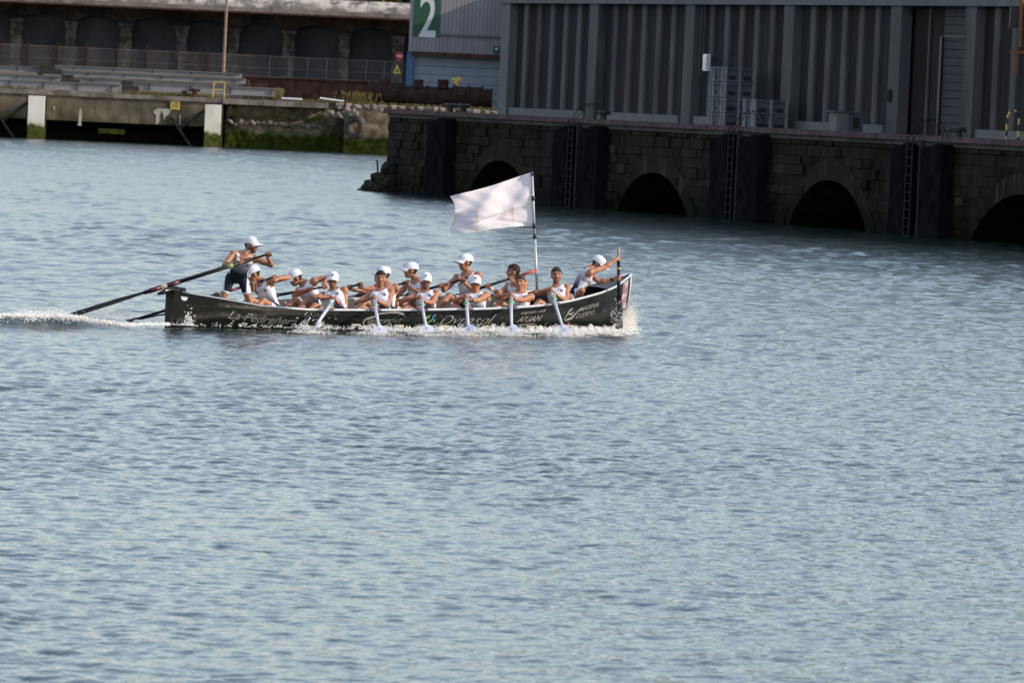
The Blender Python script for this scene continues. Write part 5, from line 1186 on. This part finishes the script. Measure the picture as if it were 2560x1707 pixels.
# ================================================================== SPRAY AND FOAM
ICO_V=np.array([(1,0,0),(-1,0,0),(0,1,0),(0,-1,0),(0,0,1),(0,0,-1)],float)
ICO_F=np.array([(0,2,4),(2,1,4),(1,3,4),(3,0,4),(2,0,5),(1,2,5),(3,1,5),(0,3,5)])
def blobs(P_,R_,name,label,parent=None,seed=1):
    rg=np.random.default_rng(seed); n=len(P_); J=rg.uniform(.6,1.4,(n,6,1)); S3=rg.uniform(.6,1.3,(n,1,3)); S3[:,:,0]*=1.8
    V=P_[:,None,:]+.85*ICO_V[None]*J*S3*R_[:,None,None]; F=(ICO_F[None]+6*np.arange(n)[:,None,None]).reshape(-1,3)
    c=np.array([V[...,0].mean(),V[...,1].mean(),V[...,2].min()]); V=(V.reshape(-1,3)-c).astype(np.float32)
    me=bpy.data.meshes.new(name); me.vertices.add(len(V)); me.vertices.foreach_set('co',V.ravel()); me.loops.add(F.size); me.loops.foreach_set('vertex_index',F.ravel().astype(np.int32)); me.polygons.add(len(F)); me.polygons.foreach_set('loop_start',np.arange(0,F.size,3,dtype=np.int32)); me.polygons.foreach_set('use_smooth',np.ones(len(F),bool)); me.update(); me.materials.append(MT['foam'])
    o=bpy.data.objects.new(name,me); o.location=Vector(c); link(o); tag(o,label,'foam',None,'stuff'); return o
rg=np.random.default_rng(77); PP=[];RRr=[]
def add(p,r): PP.append(p); RRr.append(r)
# band along the hull
clump=lambda x: .5+.5*math.sin(x*7.3+1)*math.sin(x*3.1+.4)
while len(PP)<20000:
    x=11.95*rg.random()**.62; cl_=clump(x); dens=(.06+.94*(x/12)**2.0)*(.15+.85*cl_)
    if rg.random()>dens: continue
    b=hB(min(x,12))*.93; w=abs(rg.normal(0,.16+.022*x))*min(1,max(.3,(12.2-x)/1.6)); z=.02+abs(rg.normal(0,.018))+(.07*math.exp(-w*6))*rg.random()*(.3+cl_)
    if math.sin(x*23+w*31)+math.sin(x*51-w*17)+rg.normal(0,.5)<.0: continue
    add(bw((x,-b-.05-w,0))*np.array([1,1,0])+np.array([0,0,z]),rg.uniform(.003,.011))
blobs(np.array(PP),np.array(RRr),'hull_foam','white foam churned up along the near side of the hull'); PP=[];RRr=[]
for i in range(6500):
    x=3.0+7.2*rg.random(); w=1.25+rg.normal(0,.2)+.03*x
    if rg.random()>.05+.95*max(0,math.sin(x*2.9)*math.sin(x*1.3+.5))**1.2: continue
    p=bw((x,-hB(min(x,12))-w,0)); add(np.array([p[0],p[1],.05+abs(rg.normal(0,.02))]),rg.uniform(.003,.009))
blobs(np.array(PP),np.array(RRr),'wave_foam','broken foam on the side wave beyond the oar blades',seed=2); PP=[];RRr=[]
for i in range(11000):
    u=rg.random(); x=11.95-.75*abs(rg.normal(0,.45)); hgt=abs(rg.normal(0,1))*.22*math.exp(-((x-11.8)/.4)**2)
    add(bw((x+rg.normal(0,.05),-hB(min(x,11.9))-.03-abs(rg.normal(0,.09))-hgt*.2,0))*np.array([1,1,0])+np.array([0,0,.02+hgt]),rg.uniform(.003,.010)*(1-min(.5,hgt)))
blobs(np.array(PP),np.array(RRr),'bow_splash','white water thrown up at the bow around the upright oar',seed=3); PP=[];RRr=[]
slab=['splash at the blade of the first white oar from the stern','splash at the blade of the second white oar','splash at the blade of the third white oar','splash at the blade of the fourth white oar','splash at the blade of the fifth white oar','splash at the foremost white oar blade']
for i,O in enumerate(NEARO):
    tip=O['H']+O['d']*O['L']; PP=[];RRr=[]
    for k in range(1000):
        sx=-1 if rg.random()<.6 else 1; r=abs(rg.normal(0,.13)); hh=rg.random()**2*.20*math.exp(-((r-.12)/.1)**2)
        add(np.array([tip[0]+sx*r*1.3,tip[1]+.12+rg.normal(0,.3),.02+hh]),rg.uniform(.003,.009))
    for k in range(14): add(np.array([tip[0]+rg.normal(0,.3),tip[1]+rg.normal(0,.3),rg.uniform(.1,.5)]),rg.uniform(.004,.008))
    blobs(np.array(PP),np.array(RRr),'blade_splash',slab[i],seed=10+i)
PP=[];RRr=[]
for (px,py,n,sx,sy,y) in ((470,805,260,6,12,119.2),(462,815,240,14,3,119.2),(775,797,25,12,10,118.8),(1545,800,160,10,22,125)):
    for k in range(n): 
        q=onY(px+rg.normal(0,sx),py+rg.normal(0,sy),y); q[2]=max(q[2],.03); add(q,rg.uniform(.004,.012))
blobs(np.array(PP),np.array(RRr),'spray_drops','flying drops and spurts of water along the black hull',seed=31)
PP=[];RRr=[]
A=onz(-165,812,0); B2=onz(330,822,0)
for k in range(26000):
    u=rg.random()**1.2; c=A+(B2-A)*u; q=rg.normal(.16,.26)*(1-.4*u); yy=c[1]+q; z=.17*math.exp(-(q/.42)**2)*min(1,(1-u)/.35+.1)+.01+abs(rg.normal(0,.018))
    if math.sin(u*31+q*2)+math.sin(u*83-q*4)*.6+rg.normal(0,.4)<-.9+1.3*u: continue
    add(np.array([c[0]+.1*rg.normal(),yy,z]),rg.uniform(.003,.012))
for k in range(2200):
    q=onY(rg.uniform(40,330),783+rg.normal(0,5),119.5+rg.normal(0,.3)); q[2]=max(.05,q[2]); add(q,rg.uniform(.003,.008))
for k in range(1600):
    q=onz(rg.uniform(300,425),rg.normal(813,2.5),.05); add(q+np.array([0,0,.02]),rg.uniform(.003,.008))
blobs(np.array(PP),np.array(RRr),'wake_foam','bright foam of the wake trailing left of the stern',seed=32)
